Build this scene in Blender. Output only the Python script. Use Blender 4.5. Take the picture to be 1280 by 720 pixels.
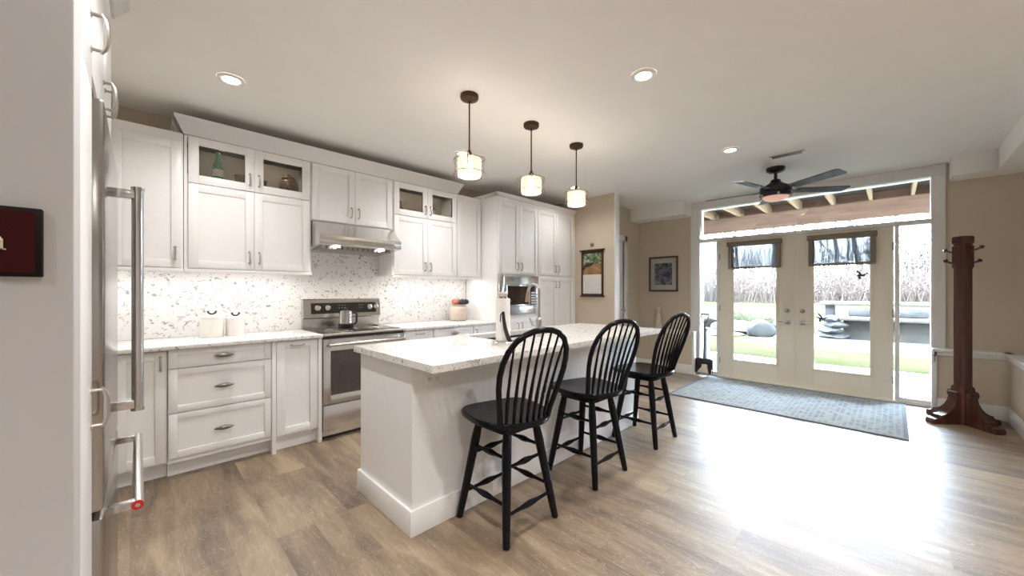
import bpy, bmesh, math, random
from mathutils import Vector, Matrix
random.seed(7)
PI = math.pi
for o in list(bpy.data.objects): bpy.data.objects.remove(o)
scene = bpy.context.scene
COL = scene.collection

# ------------------------------------------------------------------ camera
CAM_A = 0.791; CAM_H = 1.282
cam = bpy.data.cameras.new('camera'); cam_o = bpy.data.objects.new('camera', cam); COL.objects.link(cam_o)
cam.sensor_width = 36; cam.lens = 472 / 1280 * 36; cam.shift_y = 3.93 / 1280
cam.clip_start = 0.02; cam.clip_end = 300
cam_o.location = (0, 0, CAM_H); cam_o.rotation_euler = (PI / 2, 0, CAM_A - PI / 2)
scene.camera = cam_o
# ------------------------------------------------------------------ sky, exposure
SKY = 46.0
DOWN_W = 70.0
UNDER_W = 2.0
PENDANT_W = 7.0
world = bpy.data.worlds.new('sky'); scene.world = world; world.use_nodes = True
bg = world.node_tree.nodes['Background']
bg.inputs[0].default_value = (0.68, 0.83, 1.0, 1); bg.inputs[1].default_value = SKY
scene.view_settings.view_transform = 'Standard'
scene.view_settings.look = 'None'
scene.view_settings.exposure = 0.62
scene.view_settings.gamma = 1.0
scene.view_settings.use_curve_mapping = False
scene.cycles.max_bounces = 10
scene.cycles.diffuse_bounces = 8
scene.cycles.transparent_max_bounces = 16
WARM = (1.0, 0.965, 0.92)

def light(name, kind, loc, watts, color=WARM, parent=None, **kw):
    l = bpy.data.lights.new(name, kind); l.energy = watts; l.color = color
    for k, v in kw.items(): setattr(l, k, v)
    o = bpy.data.objects.new(name, l); COL.objects.link(o); o.location = loc
    if parent:
        o.parent = parent; o.location = Vector(loc) - parent.location
    return o

# ------------------------------------------------------------------ materials
def new_mat(name):
    m = bpy.data.materials.new(name); m.use_nodes = True
    return m, m.node_tree.nodes, m.node_tree.links, m.node_tree.nodes['Principled BSDF']
def simple(name, col, rough=0.5, metal=0.0, spec=0.5, noise=0.04, nscale=30, bump=0.0, coat=0.0):
    m, n, l, p = new_mat(name)
    p.inputs['Roughness'].default_value = rough; p.inputs['Metallic'].default_value = metal
    p.inputs['Specular IOR Level'].default_value = spec; p.inputs['Coat Weight'].default_value = coat
    tc = n.new('ShaderNodeTexCoord'); t = n.new('ShaderNodeTexNoise'); t.inputs['Scale'].default_value = nscale
    t.inputs['Detail'].default_value = 3
    l.new(tc.outputs['Object'], t.inputs['Vector'])
    r = n.new('ShaderNodeValToRGB')
    r.color_ramp.elements[0].position = .3; r.color_ramp.elements[1].position = .7
    r.color_ramp.elements[0].color = tuple(c * (1 - noise) for c in col) + (1,)
    r.color_ramp.elements[1].color = tuple(min(1, c * (1 + noise)) for c in col) + (1,)
    l.new(t.outputs['Fac'], r.inputs['Fac']); l.new(r.outputs['Color'], p.inputs['Base Color'])
    if bump:
        b = n.new('ShaderNodeBump'); b.inputs['Strength'].default_value = bump; b.inputs['Distance'].default_value = .01
        l.new(t.outputs['Fac'], b.inputs['Height']); l.new(b.outputs['Normal'], p.inputs['Normal'])
    return m
def emit(name, col, s):
    m, n, l, p = new_mat(name)
    p.inputs['Base Color'].default_value = (*col, 1)
    p.inputs['Emission Color'].default_value = (*col, 1); p.inputs['Emission Strength'].default_value = s
    return m
def wood(name, c1, c2, scale=(30, 30, 2), rough=.4, metal=0, bump=.05):
    m, n, l, p = new_mat(name)
    tc = n.new('ShaderNodeTexCoord'); mp = n.new('ShaderNodeMapping'); mp.inputs['Scale'].default_value = scale
    t = n.new('ShaderNodeTexNoise'); t.inputs['Scale'].default_value = 1; t.inputs['Detail'].default_value = 6
    t.inputs['Distortion'].default_value = .6
    r = n.new('ShaderNodeValToRGB'); r.color_ramp.elements[0].position = .35; r.color_ramp.elements[1].position = .65
    r.color_ramp.elements[0].color = (*c1, 1); r.color_ramp.elements[1].color = (*c2, 1)
    l.new(tc.outputs['Object'], mp.inputs['Vector']); l.new(mp.outputs[0], t.inputs['Vector'])
    l.new(t.outputs['Fac'], r.inputs['Fac']); l.new(r.outputs['Color'], p.inputs['Base Color'])
    p.inputs['Roughness'].default_value = rough; p.inputs['Metallic'].default_value = metal
    b = n.new('ShaderNodeBump'); b.inputs['Strength'].default_value = bump; b.inputs['Distance'].default_value = .01
    l.new(t.outputs['Fac'], b.inputs['Height']); l.new(b.outputs['Normal'], p.inputs['Normal'])
    return m
def glass(name, tint=(1, 1, 1), refl=.9):
    m, n, l, p = new_mat(name); n.remove(p)
    tr = n.new('ShaderNodeBsdfTransparent'); tr.inputs[0].default_value = (*tint, 1)
    gl = n.new('ShaderNodeBsdfGlossy'); gl.inputs['Roughness'].default_value = .02
    gl.inputs['Color'].default_value = (refl, refl, refl, 1)
    fr = n.new('ShaderNodeFresnel'); fr.inputs['IOR'].default_value = 1.45
    mx = n.new('ShaderNodeMixShader')
    l.new(fr.outputs[0], mx.inputs[0]); l.new(tr.outputs[0], mx.inputs[1]); l.new(gl.outputs[0], mx.inputs[2])
    l.new(mx.outputs[0], n['Material Output'].inputs[0])
    return m
def quartz(name, base=(.79, .78, .765), amount=.5, scale=1.0):
    m, n, l, p = new_mat(name)
    tc = n.new('ShaderNodeTexCoord')
    cur = None
    mixc = base
    prev = None
    for i, (sc, th, col, seed) in enumerate(((38, .655, (.34, .33, .33), 0), (55, .66, (.44, .40, .37), 11), (24, .665, (.55, .54, .54), 5))):
        mp = n.new('ShaderNodeMapping'); mp.inputs['Location'].default_value = (seed, seed * 2, seed * 3)
        mp.inputs['Rotation'].default_value = (.4 * i, .6, .3 * i)
        mp.inputs['Scale'].default_value = (1.0, 1.0, 1.15)
        t = n.new('ShaderNodeTexNoise'); t.inputs['Scale'].default_value = sc * scale; t.inputs['Detail'].default_value = 2.5
        t.inputs['Distortion'].default_value = 1.1
        r = n.new('ShaderNodeValToRGB'); th2 = th - .05 * amount
        r.color_ramp.elements[0].position = th2; r.color_ramp.elements[1].position = th2 + .035
        l.new(tc.outputs['Object'], mp.inputs[0]); l.new(mp.outputs[0], t.inputs['Vector']); l.new(t.outputs['Fac'], r.inputs[0])
        mx = n.new('ShaderNodeMix'); mx.data_type = 'RGBA'
        l.new(r.outputs[0], mx.inputs['Factor'])
        if prev is None: mx.inputs['A'].default_value = (*base, 1)
        else: l.new(prev, mx.inputs['A'])
        mx.inputs['B'].default_value = (*col, 1)
        prev = mx.outputs['Result']
    l.new(prev, p.inputs['Base Color']); p.inputs['Roughness'].default_value = .18
    return m
def floor_mat():
    m, n, l, p = new_mat('vinyl_plank')
    tc = n.new('ShaderNodeTexCoord')
    mp = n.new('ShaderNodeMapping'); mp.inputs['Rotation'].default_value = (0, 0, PI / 2)
    mp.inputs['Location'].default_value = (.35, .09, 0)
    l.new(tc.outputs['Object'], mp.inputs[0])
    br = n.new('ShaderNodeTexBrick'); br.offset = .37; br.offset_frequency = 2
    br.inputs['Scale'].default_value = 1; br.inputs['Brick Width'].default_value = 1.22; br.inputs['Row Height'].default_value = .18
    br.inputs['Mortar Size'].default_value = .0012; br.inputs['Mortar Smooth'].default_value = .3; br.inputs['Bias'].default_value = 0
    br.inputs['Color1'].default_value = (0, 0, 0, 1); br.inputs['Color2'].default_value = (1, 1, 1, 1); br.inputs['Mortar'].default_value = (.5, .5, .5, 1)
    l.new(mp.outputs[0], br.inputs['Vector'])
    sep = n.new('ShaderNodeSeparateColor'); l.new(br.outputs['Color'], sep.inputs[0])
    mul = n.new('ShaderNodeMath'); mul.operation = 'MULTIPLY'; mul.inputs[1].default_value = 23; l.new(sep.outputs[0], mul.inputs[0])
    def nz(scale, sc, det, dist):
        q = n.new('ShaderNodeMapping'); q.inputs['Scale'].default_value = sc; l.new(tc.outputs['Object'], q.inputs[0])
        t = n.new('ShaderNodeTexNoise'); t.noise_dimensions = '4D'; t.inputs['Scale'].default_value = scale
        t.inputs['Detail'].default_value = det; t.inputs['Distortion'].default_value = dist
        l.new(q.outputs[0], t.inputs['Vector']); l.new(mul.outputs[0], t.inputs['W'])
        return t
    g1 = nz(1, (9, 1.6, 1), 5, .8); g2 = nz(1, (60, 5, 1), 6, 1.2); g3 = nz(1, (16, 4.5, 1), 2, 3.0)
    r = n.new('ShaderNodeValToRGB'); cr = r.color_ramp
    cr.elements[0].position = .34; cr.elements[0].color = (.095, .062, .040, 1)
    cr.elements[1].position = .69; cr.elements[1].color = (.37, .278, .178, 1)
    e = cr.elements.new(.5); e.color = (.212, .147, .090, 1)
    a = n.new('ShaderNodeMath'); a.operation = 'MULTIPLY_ADD'; a.inputs[1].default_value = .75
    l.new(g1.outputs['Fac'], a.inputs[0])
    b = n.new('ShaderNodeMath'); b.operation = 'MULTIPLY'; b.inputs[1].default_value = .25; l.new(g2.outputs['Fac'], b.inputs[0])
    l.new(b.outputs[0], a.inputs[2])
    c = n.new('ShaderNodeMath'); c.operation = 'MULTIPLY_ADD'; c.inputs[1].default_value = .12; c.inputs[2].default_value = -.06
    l.new(sep.outputs[0], c.inputs[0])
    d = n.new('ShaderNodeMath'); d.operation = 'ADD'; l.new(a.outputs[0], d.inputs[0]); l.new(c.outputs[0], d.inputs[1])
    l.new(d.outputs[0], r.inputs[0])
    # pale limed veins
    v = n.new('ShaderNodeValToRGB'); v.color_ramp.elements[0].position = .485; v.color_ramp.elements[0].color = (0, 0, 0, 1)
    v.color_ramp.elements[1].position = .515; v.color_ramp.elements[1].color = (0, 0, 0, 1)
    e2 = v.color_ramp.elements.new(.5); e2.color = (.35, .35, .35, 1)
    l.new(g3.outputs['Fac'], v.inputs[0])
    mx = n.new('ShaderNodeMix'); mx.data_type = 'RGBA'; l.new(v.outputs[0], mx.inputs['Factor'])
    l.new(r.outputs[0], mx.inputs['A']); mx.inputs['B'].default_value = (.62, .55, .45, 1)
    m2 = n.new('ShaderNodeMix'); m2.data_type = 'RGBA'; l.new(br.outputs['Fac'], m2.inputs['Factor'])
    l.new(mx.outputs['Result'], m2.inputs['A']); m2.inputs['B'].default_value = (.20, .14, .095, 1)
    l.new(m2.outputs['Result'], p.inputs['Base Color'])
    rr = n.new('ShaderNodeMapRange'); rr.inputs['To Min'].default_value = .42; rr.inputs['To Max'].default_value = .52
    l.new(g2.outputs['Fac'], rr.inputs[0]); l.new(rr.outputs[0], p.inputs['Roughness'])
    p.inputs['Specular IOR Level'].default_value = 1.0
    p.inputs['Coat Weight'].default_value = .4; p.inputs['Coat Roughness'].default_value = .34
    bp = n.new('ShaderNodeBump'); bp.inputs['Strength'].default_value = .015; bp.inputs['Distance'].default_value = .004
    l.new(g2.outputs['Fac'], bp.inputs['Height']); l.new(bp.outputs[0], p.inputs['Normal'])
    return m
def rug_mat():
    m, n, l, p = new_mat('rug_weave')
    tc = n.new('ShaderNodeTexCoord')
    ck = n.new('ShaderNodeTexBrick'); ck.inputs['Scale'].default_value = 1; ck.inputs['Brick Width'].default_value = .06; ck.inputs['Row Height'].default_value = .045
    ck.inputs['Mortar Size'].default_value = .009; ck.inputs['Mortar Smooth'].default_value = .4
    ck.inputs['Color1'].default_value = (.19, .22, .25, 1); ck.inputs['Color2'].default_value = (.25, .28, .31, 1); ck.inputs['Mortar'].default_value = (.36, .39, .41, 1)
    l.new(tc.outputs['Object'], ck.inputs[0])
    t = n.new('ShaderNodeTexNoise'); t.inputs['Scale'].default_value = 14; t.inputs['Detail'].default_value = 5; l.new(tc.outputs['Object'], t.inputs[0])
    mx = n.new('ShaderNodeMix'); mx.data_type = 'RGBA'; mx.inputs['B'].default_value = (.40, .42, .42, 1)
    r = n.new('ShaderNodeValToRGB'); r.color_ramp.elements[0].position = .4; r.color_ramp.elements[1].position = .62
    l.new(t.outputs[0], r.inputs[0]); l.new(r.outputs[0], mx.inputs['Factor']); l.new(ck.outputs['Color'], mx.inputs['A'])
    l.new(mx.outputs['Result'], p.inputs['Base Color']); p.inputs['Roughness'].default_value = .95
    p.inputs['Specular IOR Level'].default_value = .1
    t2 = n.new('ShaderNodeTexNoise'); t2.inputs['Scale'].default_value = 250; l.new(tc.outputs['Object'], t2.inputs[0])
    b = n.new('ShaderNodeBump'); b.inputs['Strength'].default_value = .3; b.inputs['Distance'].default_value = .003
    l.new(t2.outputs[0], b.inputs['Height']); l.new(b.outputs[0], p.inputs['Normal'])
    return m
def brushed(name, col=(.62, .62, .61), rough=.24, stretch=(2, 2, 120)):
    m, n, l, p = new_mat(name)
    tc = n.new('ShaderNodeTexCoord'); mp = n.new('ShaderNodeMapping'); mp.inputs['Scale'].default_value = stretch
    t = n.new('ShaderNodeTexNoise'); t.inputs['Scale'].default_value = 2; t.inputs['Detail'].default_value = 4
    l.new(tc.outputs['Object'], mp.inputs[0]); l.new(mp.outputs[0], t.inputs['Vector'])
    rr = n.new('ShaderNodeMapRange'); rr.inputs['To Min'].default_value = rough * .8; rr.inputs['To Max'].default_value = rough * 1.25
    l.new(t.outputs['Fac'], rr.inputs[0]); l.new(rr.outputs[0], p.inputs['Roughness'])
    p.inputs['Base Color'].default_value = (*col, 1); p.inputs['Metallic'].default_value = 1
    b = n.new('ShaderNodeBump'); b.inputs['Strength'].default_value = .03; b.inputs['Distance'].default_value = .002
    l.new(t.outputs['Fac'], b.inputs['Height']); l.new(b.outputs[0], p.inputs['Normal'])
    return m

M = {}
M['cab'] = simple('white_cabinet_paint', (.86, .863, .872), .34, noise=.01)
M['ceil'] = simple('ceiling_paint', (.89, .88, .87), .85, noise=.012, nscale=4)
M['wall'] = simple('tan_wall_paint', (.60, .525, .42), .75, noise=.02, nscale=6)
M['walllight'] = simple('light_grey_wall_paint', (.575, .57, .575), .7, noise=.015, nscale=5)
M['trim'] = simple('white_trim_paint', (.80, .80, .79), .38, noise=.01)
M['floor'] = floor_mat()
M['quartz'] = quartz('speckled_quartz', amount=.7)
M['splash'] = quartz('speckled_quartz_backsplash', base=(.77, .765, .765), amount=.55, scale=.62)
M['steel'] = brushed('brushed_stainless', (.64, .63, .615), .24, (2, 2, 60))
M['fridge'] = brushed('fridge_stainless', (.38, .365, .35), .22, (60, 60, 2))
M['chrome'] = simple('polished_nickel', (.58, .57, .56), .2, 1, noise=.02)
M['handle'] = simple('satin_nickel', (.50, .48, .46), .28, 1, noise=.05)
M['pewter'] = simple('dark_pewter', (.26, .24, .22), .32, 1, noise=.1)
M['black'] = simple('black_stool_paint', (.004, .005, .008), .24, 0, .2, noise=.2, coat=.0)
M['blackpl'] = simple('black_plastic', (.012, .012, .013), .35, noise=.1)
M['ovenglass'] = simple('dark_oven_glass', (.040, .028, .020), .05, 0, .8, noise=.1)
M['cooktop'] = simple('black_ceramic_glass', (.015, .015, .016), .06, 0, .8, noise=.1)
M['shovel0'] = simple('black_wrought_iron', (.02, .018, .018), .5, .3)
M['lead'] = simple('dull_lead_lattice', (.30, .29, .28), .5, .3)
M['bronze2'] = simple('champagne_bronze', (.50, .38, .26), .35, .8, noise=.1)
M['bronze'] = simple('oiled_bronze', (.085, .05, .032), .42, .8, noise=.2)
M['fanmetal'] = simple('dark_fan_metal', (.022, .022, .032), .4, .4, noise=.2)
M['fanblade'] = wood('dark_grey_fan_blade', (.07, .08, .10), (.12, .13, .16), (3, 30, 3), .5)
M['frost'] = emit('frosted_peach_light_glass', (.85, .50, .40), .30)
M['door'] = simple('cream_door_paint', (.86, .81, .69), .42, noise=.01)
M['glass'] = glass('clear_window_glass', (.97, .985, .985))
M['cabglass'] = glass('cabinet_glass', (.95, .94, .92), .7)
M['darkwood'] = wood('dark_mahogany', (.040, .015, .010), (.095, .036, .022), (26, 26, 2), .30)
M['framewood'] = wood('dark_walnut_frame', (.03, .015, .01), (.06, .03, .02), (30, 30, 4), .35)
M['framered'] = wood('reddish_walnut_frame', (.09, .04, .025), (.15, .075, .045), (30, 30, 4), .4)
M['rug'] = rug_mat()
M['rugedge'] = simple('rug_binding', (.16, .185, .215), .9, noise=.1, nscale=80)
M['ceramic'] = simple('white_ceramic', (.82, .80, .77), .2, noise=.01)
M['crock'] = simple('beige_stoneware', (.58, .50, .42), .35, noise=.08)
M['paper'] = simple('paper_towel', (.86, .85, .83), .9, noise=.01, nscale=200, bump=.2)
M['shade'] = simple('taupe_shade_fabric', (.235, .195, .16), .85, noise=.06, nscale=200)
M['signred'] = simple('maroon_sign_face', (.045, .0015, .002), .6, 0, .2, noise=.05)
M['signblack'] = simple('black_sign_edge', (.008, .004, .004), .6, 0, .2)
M['cream'] = simple('cream_paint', (.78, .72, .60), .5)
M['red'] = simple('red_enamel', (.55, .02, .02), .3)
M['plaster'] = simple('pale_plaster', (.62, .57, .48), .6, noise=.15, nscale=30)
M['grey_in'] = simple('cabinet_interior', (.50, .44, .36), .6)
M['bottle'] = simple('green_glass_bottle', (.06, .30, .15), .08, 0, .8, noise=.3)
M['jar'] = simple('brown_mottled_glass', (.22, .14, .09), .15, noise=.6, nscale=60)
M['terracotta'] = simple('terracotta', (.50, .16, .08), .6, noise=.2)
M['lamp'] = emit('lit_diffuser', (1.0, .93, .82), 12)
M['fillglow'] = emit('added_puck_glow', (1.0, .93, .82), 1.5)
M['bulb'] = emit('lit_bulb', (1.0, .92, .78), 14)
M['outlet'] = simple('white_plastic', (.83, .83, .82), .35)
M['slot'] = simple('dark_slot', (.03, .03, .03), .6)
M['moose'] = simple('cream_silhouette', (.70, .64, .50), .6)
# outdoors
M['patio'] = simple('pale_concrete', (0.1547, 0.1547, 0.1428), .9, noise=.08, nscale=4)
M['terrace'] = simple('white_concrete', (.42, .41, .39), .9, noise=.05, nscale=3)
M['beam'] = wood('weathered_beam', (.13, .068, .040), (.19, .105, .064), (2, 2, 14), .8)
M['joist'] = wood('pale_joist', (.26, .17, .09), (.33, .23, .13), (2, 30, 30), .8)
M['deck'] = simple('deck_board_underside', (.08, .055, .045), .9, noise=.3, nscale=6)
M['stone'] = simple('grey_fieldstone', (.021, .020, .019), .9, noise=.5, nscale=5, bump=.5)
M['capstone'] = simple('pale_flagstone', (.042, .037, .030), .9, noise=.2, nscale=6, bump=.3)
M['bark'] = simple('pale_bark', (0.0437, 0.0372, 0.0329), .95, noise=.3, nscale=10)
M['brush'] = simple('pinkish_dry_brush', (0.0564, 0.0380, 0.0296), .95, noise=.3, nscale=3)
M['siding'] = simple('white_siding', (.16, .16, .16), .7)
M['roof'] = simple('grey_shingle', (.06, .06, .065), .9, noise=.3)

def grass_mat():
    m, n, l, p = new_mat('spring_grass')
    tc = n.new('ShaderNodeTexCoord'); t = n.new('ShaderNodeTexNoise'); t.inputs['Scale'].default_value = 1.6; t.inputs['Detail'].default_value = 8
    t.inputs['Roughness'].default_value = .75
    l.new(tc.outputs['Object'], t.inputs[0])
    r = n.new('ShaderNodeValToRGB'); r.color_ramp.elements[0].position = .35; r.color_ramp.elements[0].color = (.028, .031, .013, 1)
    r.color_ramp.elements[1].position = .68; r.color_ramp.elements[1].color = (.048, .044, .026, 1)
    l.new(t.outputs[0], r.inputs[0]); l.new(r.outputs[0], p.inputs['Base Color']); p.inputs['Roughness'].default_value = 1
    p.inputs['Specular IOR Level'].default_value = 0
    return m
def gravel_mat():
    m, n, l, p = new_mat('pale_pebbles')
    tc = n.new('ShaderNodeTexCoord'); v = n.new('ShaderNodeTexVoronoi'); v.inputs['Scale'].default_value = 5
    l.new(tc.outputs['Object'], v.inputs[0])
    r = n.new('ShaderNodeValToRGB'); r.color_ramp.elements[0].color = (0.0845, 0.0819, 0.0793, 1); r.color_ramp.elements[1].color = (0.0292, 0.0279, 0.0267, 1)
    r.color_ramp.elements[0].position = .2; r.color_ramp.elements[1].position = .75
    l.new(v.outputs['Distance'], r.inputs[0]); l.new(r.outputs[0], p.inputs['Base Color']); p.inputs['Roughness'].default_value = 1
    b = n.new('ShaderNodeBump'); b.inputs['Distance'].default_value = .05; l.new(v.outputs['Distance'], b.inputs['Height']); b.invert = True
    l.new(b.outputs[0], p.inputs['Normal'])
    return m
M['grass'] = grass_mat(); M['gravel'] = gravel_mat()

# ------------------------------------------------------------------ mesh builder
class MB:
    def __init__(s, T=None):
        s.bm = bmesh.new(); s.T = T; s.mats = []; s.mi = 0
    def _v(s, co):
        co = Vector(co)
        if s.T is not None: co = s.T @ co
        return s.bm.verts.new(co)
    def _f(s, vs):
        try:
            f = s.bm.faces.new(vs); f.material_index = s.mi; return f
        except ValueError: return None
    def mat(s, m):
        if m not in s.mats: s.mats.append(m)
        s.mi = s.mats.index(m)
    def box(s, x0, x1, y0, y1, z0, z1, bev=0):
        if x0 > x1: x0, x1 = x1, x0
        if y0 > y1: y0, y1 = y1, y0
        if z0 > z1: z0, z1 = z1, z0
        v = [s._v((x, y, z)) for x in (x0, x1) for y in (y0, y1) for z in (z0, z1)]
        fs = [s._f([v[i] for i in q]) for q in ((0, 1, 3, 2), (4, 6, 7, 5), (0, 4, 5, 1), (2, 3, 7, 6), (0, 2, 6, 4), (1, 5, 7, 3))]
        if bev:
            es = list({e for f in fs for e in f.edges})
            bmesh.ops.bevel(s.bm, geom=es, offset=bev, segments=2, affect='EDGES', profile=.5, material=-1)
        return s
    def ring(s, c, ax, up, r, seg):
        side = ax.cross(up).normalized(); u = side.cross(ax).normalized()
        return [s._v(c + (side * math.cos(2 * PI * i / seg) + u * math.sin(2 * PI * i / seg)) * r) for i in range(seg)]
    def tube(s, pts, r, seg=8, closed=False, cap=True):
        pts = [Vector(p) for p in pts]; n = len(pts)
        rs = r if isinstance(r, (list, tuple)) else [r] * n
        rings = []; up = None
        for i, p in enumerate(pts):
            if closed: t = (pts[(i + 1) % n] - pts[i - 1])
            else: t = pts[min(i + 1, n - 1)] - pts[max(i - 1, 0)]
            t.normalize()
            if up is None:
                up = Vector((0, 0, 1)) if abs(t.z) < .9 else Vector((1, 0, 0))
            up = (up - t * up.dot(t))
            if up.length < 1e-5: up = t.orthogonal()
            up.normalize()
            rings.append(s.ring(p, t, up, max(rs[i], 1e-4), seg))
        m = n if closed else n - 1
        for i in range(m):
            a, b = rings[i], rings[(i + 1) % n]
            for j in range(seg): s._f([a[j], a[(j + 1) % seg], b[(j + 1) % seg], b[j]])
        if not closed and cap:
            s._f(rings[0][::-1]); s._f(rings[-1])
        return s
    def cyl(s, p0, p1, r0, r1=None, seg=20):
        return s.tube([p0, p1], [r0, r0 if r1 is None else r1], seg)
    def lathe(s, c, prof, seg=28, cap=True):
        rings = []
        for r, z in prof:
            rings.append([s._v((c[0] + max(r, 1e-4) * math.cos(2 * PI * i / seg), c[1] + max(r, 1e-4) * math.sin(2 * PI * i / seg), c[2] + z)) for i in range(seg)])
        for a, b in zip(rings, rings[1:]):
            for j in range(seg): s._f([a[j], a[(j + 1) % seg], b[(j + 1) % seg], b[j]])
        if cap: s._f(rings[0][::-1]); s._f(rings[-1])
        return s
    def loft(s, loops, cap=True):
        R = [[s._v(p) for p in L] for L in loops]; n = len(R[0])
        for a, b in zip(R, R[1:]):
            for j in range(n): s._f([a[j], a[(j + 1) % n], b[(j + 1) % n], b[j]])
        if cap: s._f(R[0][::-1]); s._f(R[-1])
        return s
    def prism(s, poly, d0, d1, axis='x'):
        def mk(p, d):
            return {'x': (d, p[0], p[1]), 'y': (p[0], d, p[1]), 'z': (p[0], p[1], d)}[axis]
        return s.loft([[mk(p, d0) for p in poly], [mk(p, d1) for p in poly]])
    def build(s, name, mat, parent=None, smooth=True, local=False):
        bm = s.bm
        bmesh.ops.remove_doubles(bm, verts=bm.verts, dist=1e-6)
        bmesh.ops.recalc_face_normals(bm, faces=bm.faces)
        me = bpy.data.meshes.new(name)
        off = Vector((0, 0, 0))
        if parent is not None:
            if not local: off = Vector(parent['_o'])
        elif not local:
            xs = [v.co for v in bm.verts]
            off = Vector(((min(v.x for v in xs) + max(v.x for v in xs)) / 2, (min(v.y for v in xs) + max(v.y for v in xs)) / 2, min(v.z for v in xs)))
        for v in bm.verts: v.co -= off
        if smooth:
            for f in bm.faces: f.smooth = True
            for e in bm.edges:
                if len(e.link_faces) == 2 and e.calc_face_angle(0) > .6: e.smooth = False
        bm.to_mesh(me); bm.free()
        if s.mats:
            for m in s.mats: me.materials.append(m)
        else: me.materials.append(mat)
        o = bpy.data.objects.new(name, me); COL.objects.link(o)
        if parent is not None:
            o.parent = parent; o['_o'] = list(off)
        else:
            o.location = off; o['_o'] = list(off)
        return o
def thing(name, label, cat, loc=(0, 0, 0), group=None):
    o = bpy.data.objects.new(name, None); COL.objects.link(o); o.location = loc; o.empty_display_size = .1
    o['label'] = label; o['category'] = cat; o['_o'] = list(loc)
    if group: o['group'] = group
    return o
def tag(o, label, cat, group=None, kind=None):
    o['label'] = label; o['category'] = cat
    if group: o['group'] = group
    if kind: o['kind'] = kind
    return o
def struct(name, mb, m, parent=None, label=None):
    o = mb.build(name, m, parent)
    if parent is None: o['kind'] = 'structure'; o['category'] = name.split('_')[0].replace('baseboard', 'baseboard')
    if label: o['label'] = label
    return o
def copy_tree(o, parent=None):
    c = o.copy(); COL.objects.link(c)
    if parent is not None: c.parent = parent
    for ch in list(o.children): copy_tree(ch, c)
    return c
def lerp(a, b, t): return a + (b - a) * t
def RZ(c, ang): return Matrix.Translation(c) @ Matrix.Rotation(ang, 4, 'Z')

# ================================================================== SETTING
CEIL = 2.66; YK = 4.05; XE = 6.2
struct('floor', MB().box(-3.0, 6.36, -3.6, YK, -.05, 0), M['floor'], label='wood look plank floor with pale limed grain')
struct('ceiling', MB().box(-3.0, 6.36, -3.6, YK + .1, CEIL, CEIL + .1), M['ceil'], label='smooth white ceiling')
struct('wall_kitchen', MB().box(-1.0, 4.9, YK, YK + .1, 0, CEIL), M['wall'], label='tan wall behind the kitchen cabinets')
struct('wall_west', MB().box(-.95, -.85, 1.175, YK, 0, CEIL), M['wall'], label='tan wall behind the fridge')
struct('wall_entry', MB().box(-3.0, -.085, 1.075, 1.175, 0, CEIL, bev=.004), M['walllight'], label='pale grey wall end carrying the maroon sign')
struct('wall_behind', MB().box(-3.1, -3.0, -3.6, 1.075, 0, CEIL), M['walllight'])
struct('wall_far_side', MB().box(-3.1, 3.6, -3.7, -3.6, 0, CEIL), M['walllight'])
struct('wall_return', MB().box(3.5, 3.6, -3.6, -1.1, 0, CEIL), M['wall'])
struct('wall_partition', MB().box(4.74, 4.86, 2.753, YK, 0, CEIL, bev=.004), M['wall'], label='tan partition wall beside the tall pantry, holding the calendar')
# door wall: left of the opening, right of it, upper right wall
w = MB(); w.box(XE, XE + .16, 2.13, 3.119, 0, CEIL); struct('wall_door_left', w, M['wall'], label='tan wall left of the glass doors')
w = MB(); w.box(XE, XE + .16, -1.1, -.30, 0, CEIL); struct('wall_door_right', w, M['wall'], label='tan wall right of the glass doors')
w = MB(); w.box(XE, XE + .16, -.30, 2.13, 2.56, CEIL); struct('wall_door_header', w, M['wall'])
# short wall with white doorway next to the door wall
w = MB(); w.box(5.76, XE + .16, 3.119, 3.22, 0, CEIL); w.box(4.86, 5.76, 3.119, 3.22, 2.10, CEIL)
struct('wall_nook', w, M['wall'], label='narrow tan wall with a white doorway')
struct('wall_right', MB().box(3.5, XE, -1.1, -1.0, 0, CEIL), M['wall'], label='tan wall at far right')
# low ledge walls
struct('wall_ledge_left', MB().box(6.06, XE, 2.165, 3.119, 0, .64), M['wall'], label='low tan ledge wall left of the doors')
w = MB(); w.box(6.06, XE, -.80, -.30, 0, .64); w.box(3.6, XE, -1.0, -.80, 0, .64)
struct('wall_ledge_right', w, M['wall'], label='low tan ledge wall right of the doors')
def cap_profile():
    return None
t = MB(); t.box(6.03, XE, 2.15, 3.119, .64, .665, bev=.004); t.box(6.045, 6.06, 2.165, 3.119, .60, .64, bev=.003)
t.box(6.045, 6.065, 2.15, 2.185, 0, .64, bev=.003); t.box(6.06, XE, 2.15, 2.165, 0, .64)
struct('trim_1', t, M['trim'], label='white sill cap on the low ledge left of the doors')
t = MB(); t.box(6.03, XE, -.83, -.29, .64, .668, bev=.004); t.box(3.6, XE, -1.0, -.77, .64, .668, bev=.004)
t.box(6.045, 6.06, -.785, -.30, .60, .64, bev=.003); t.box(3.6, 6.06, -.80, -.785, .60, .64, bev=.003)
t.box(6.045, 6.065, -.325, -.285, 0, .64, bev=.003); t.box(6.06, XE, -.30, -.285, 0, .64)
struct('trim_2', t, M['trim'], label='white sill cap on the low ledge right of the doors')
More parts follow.
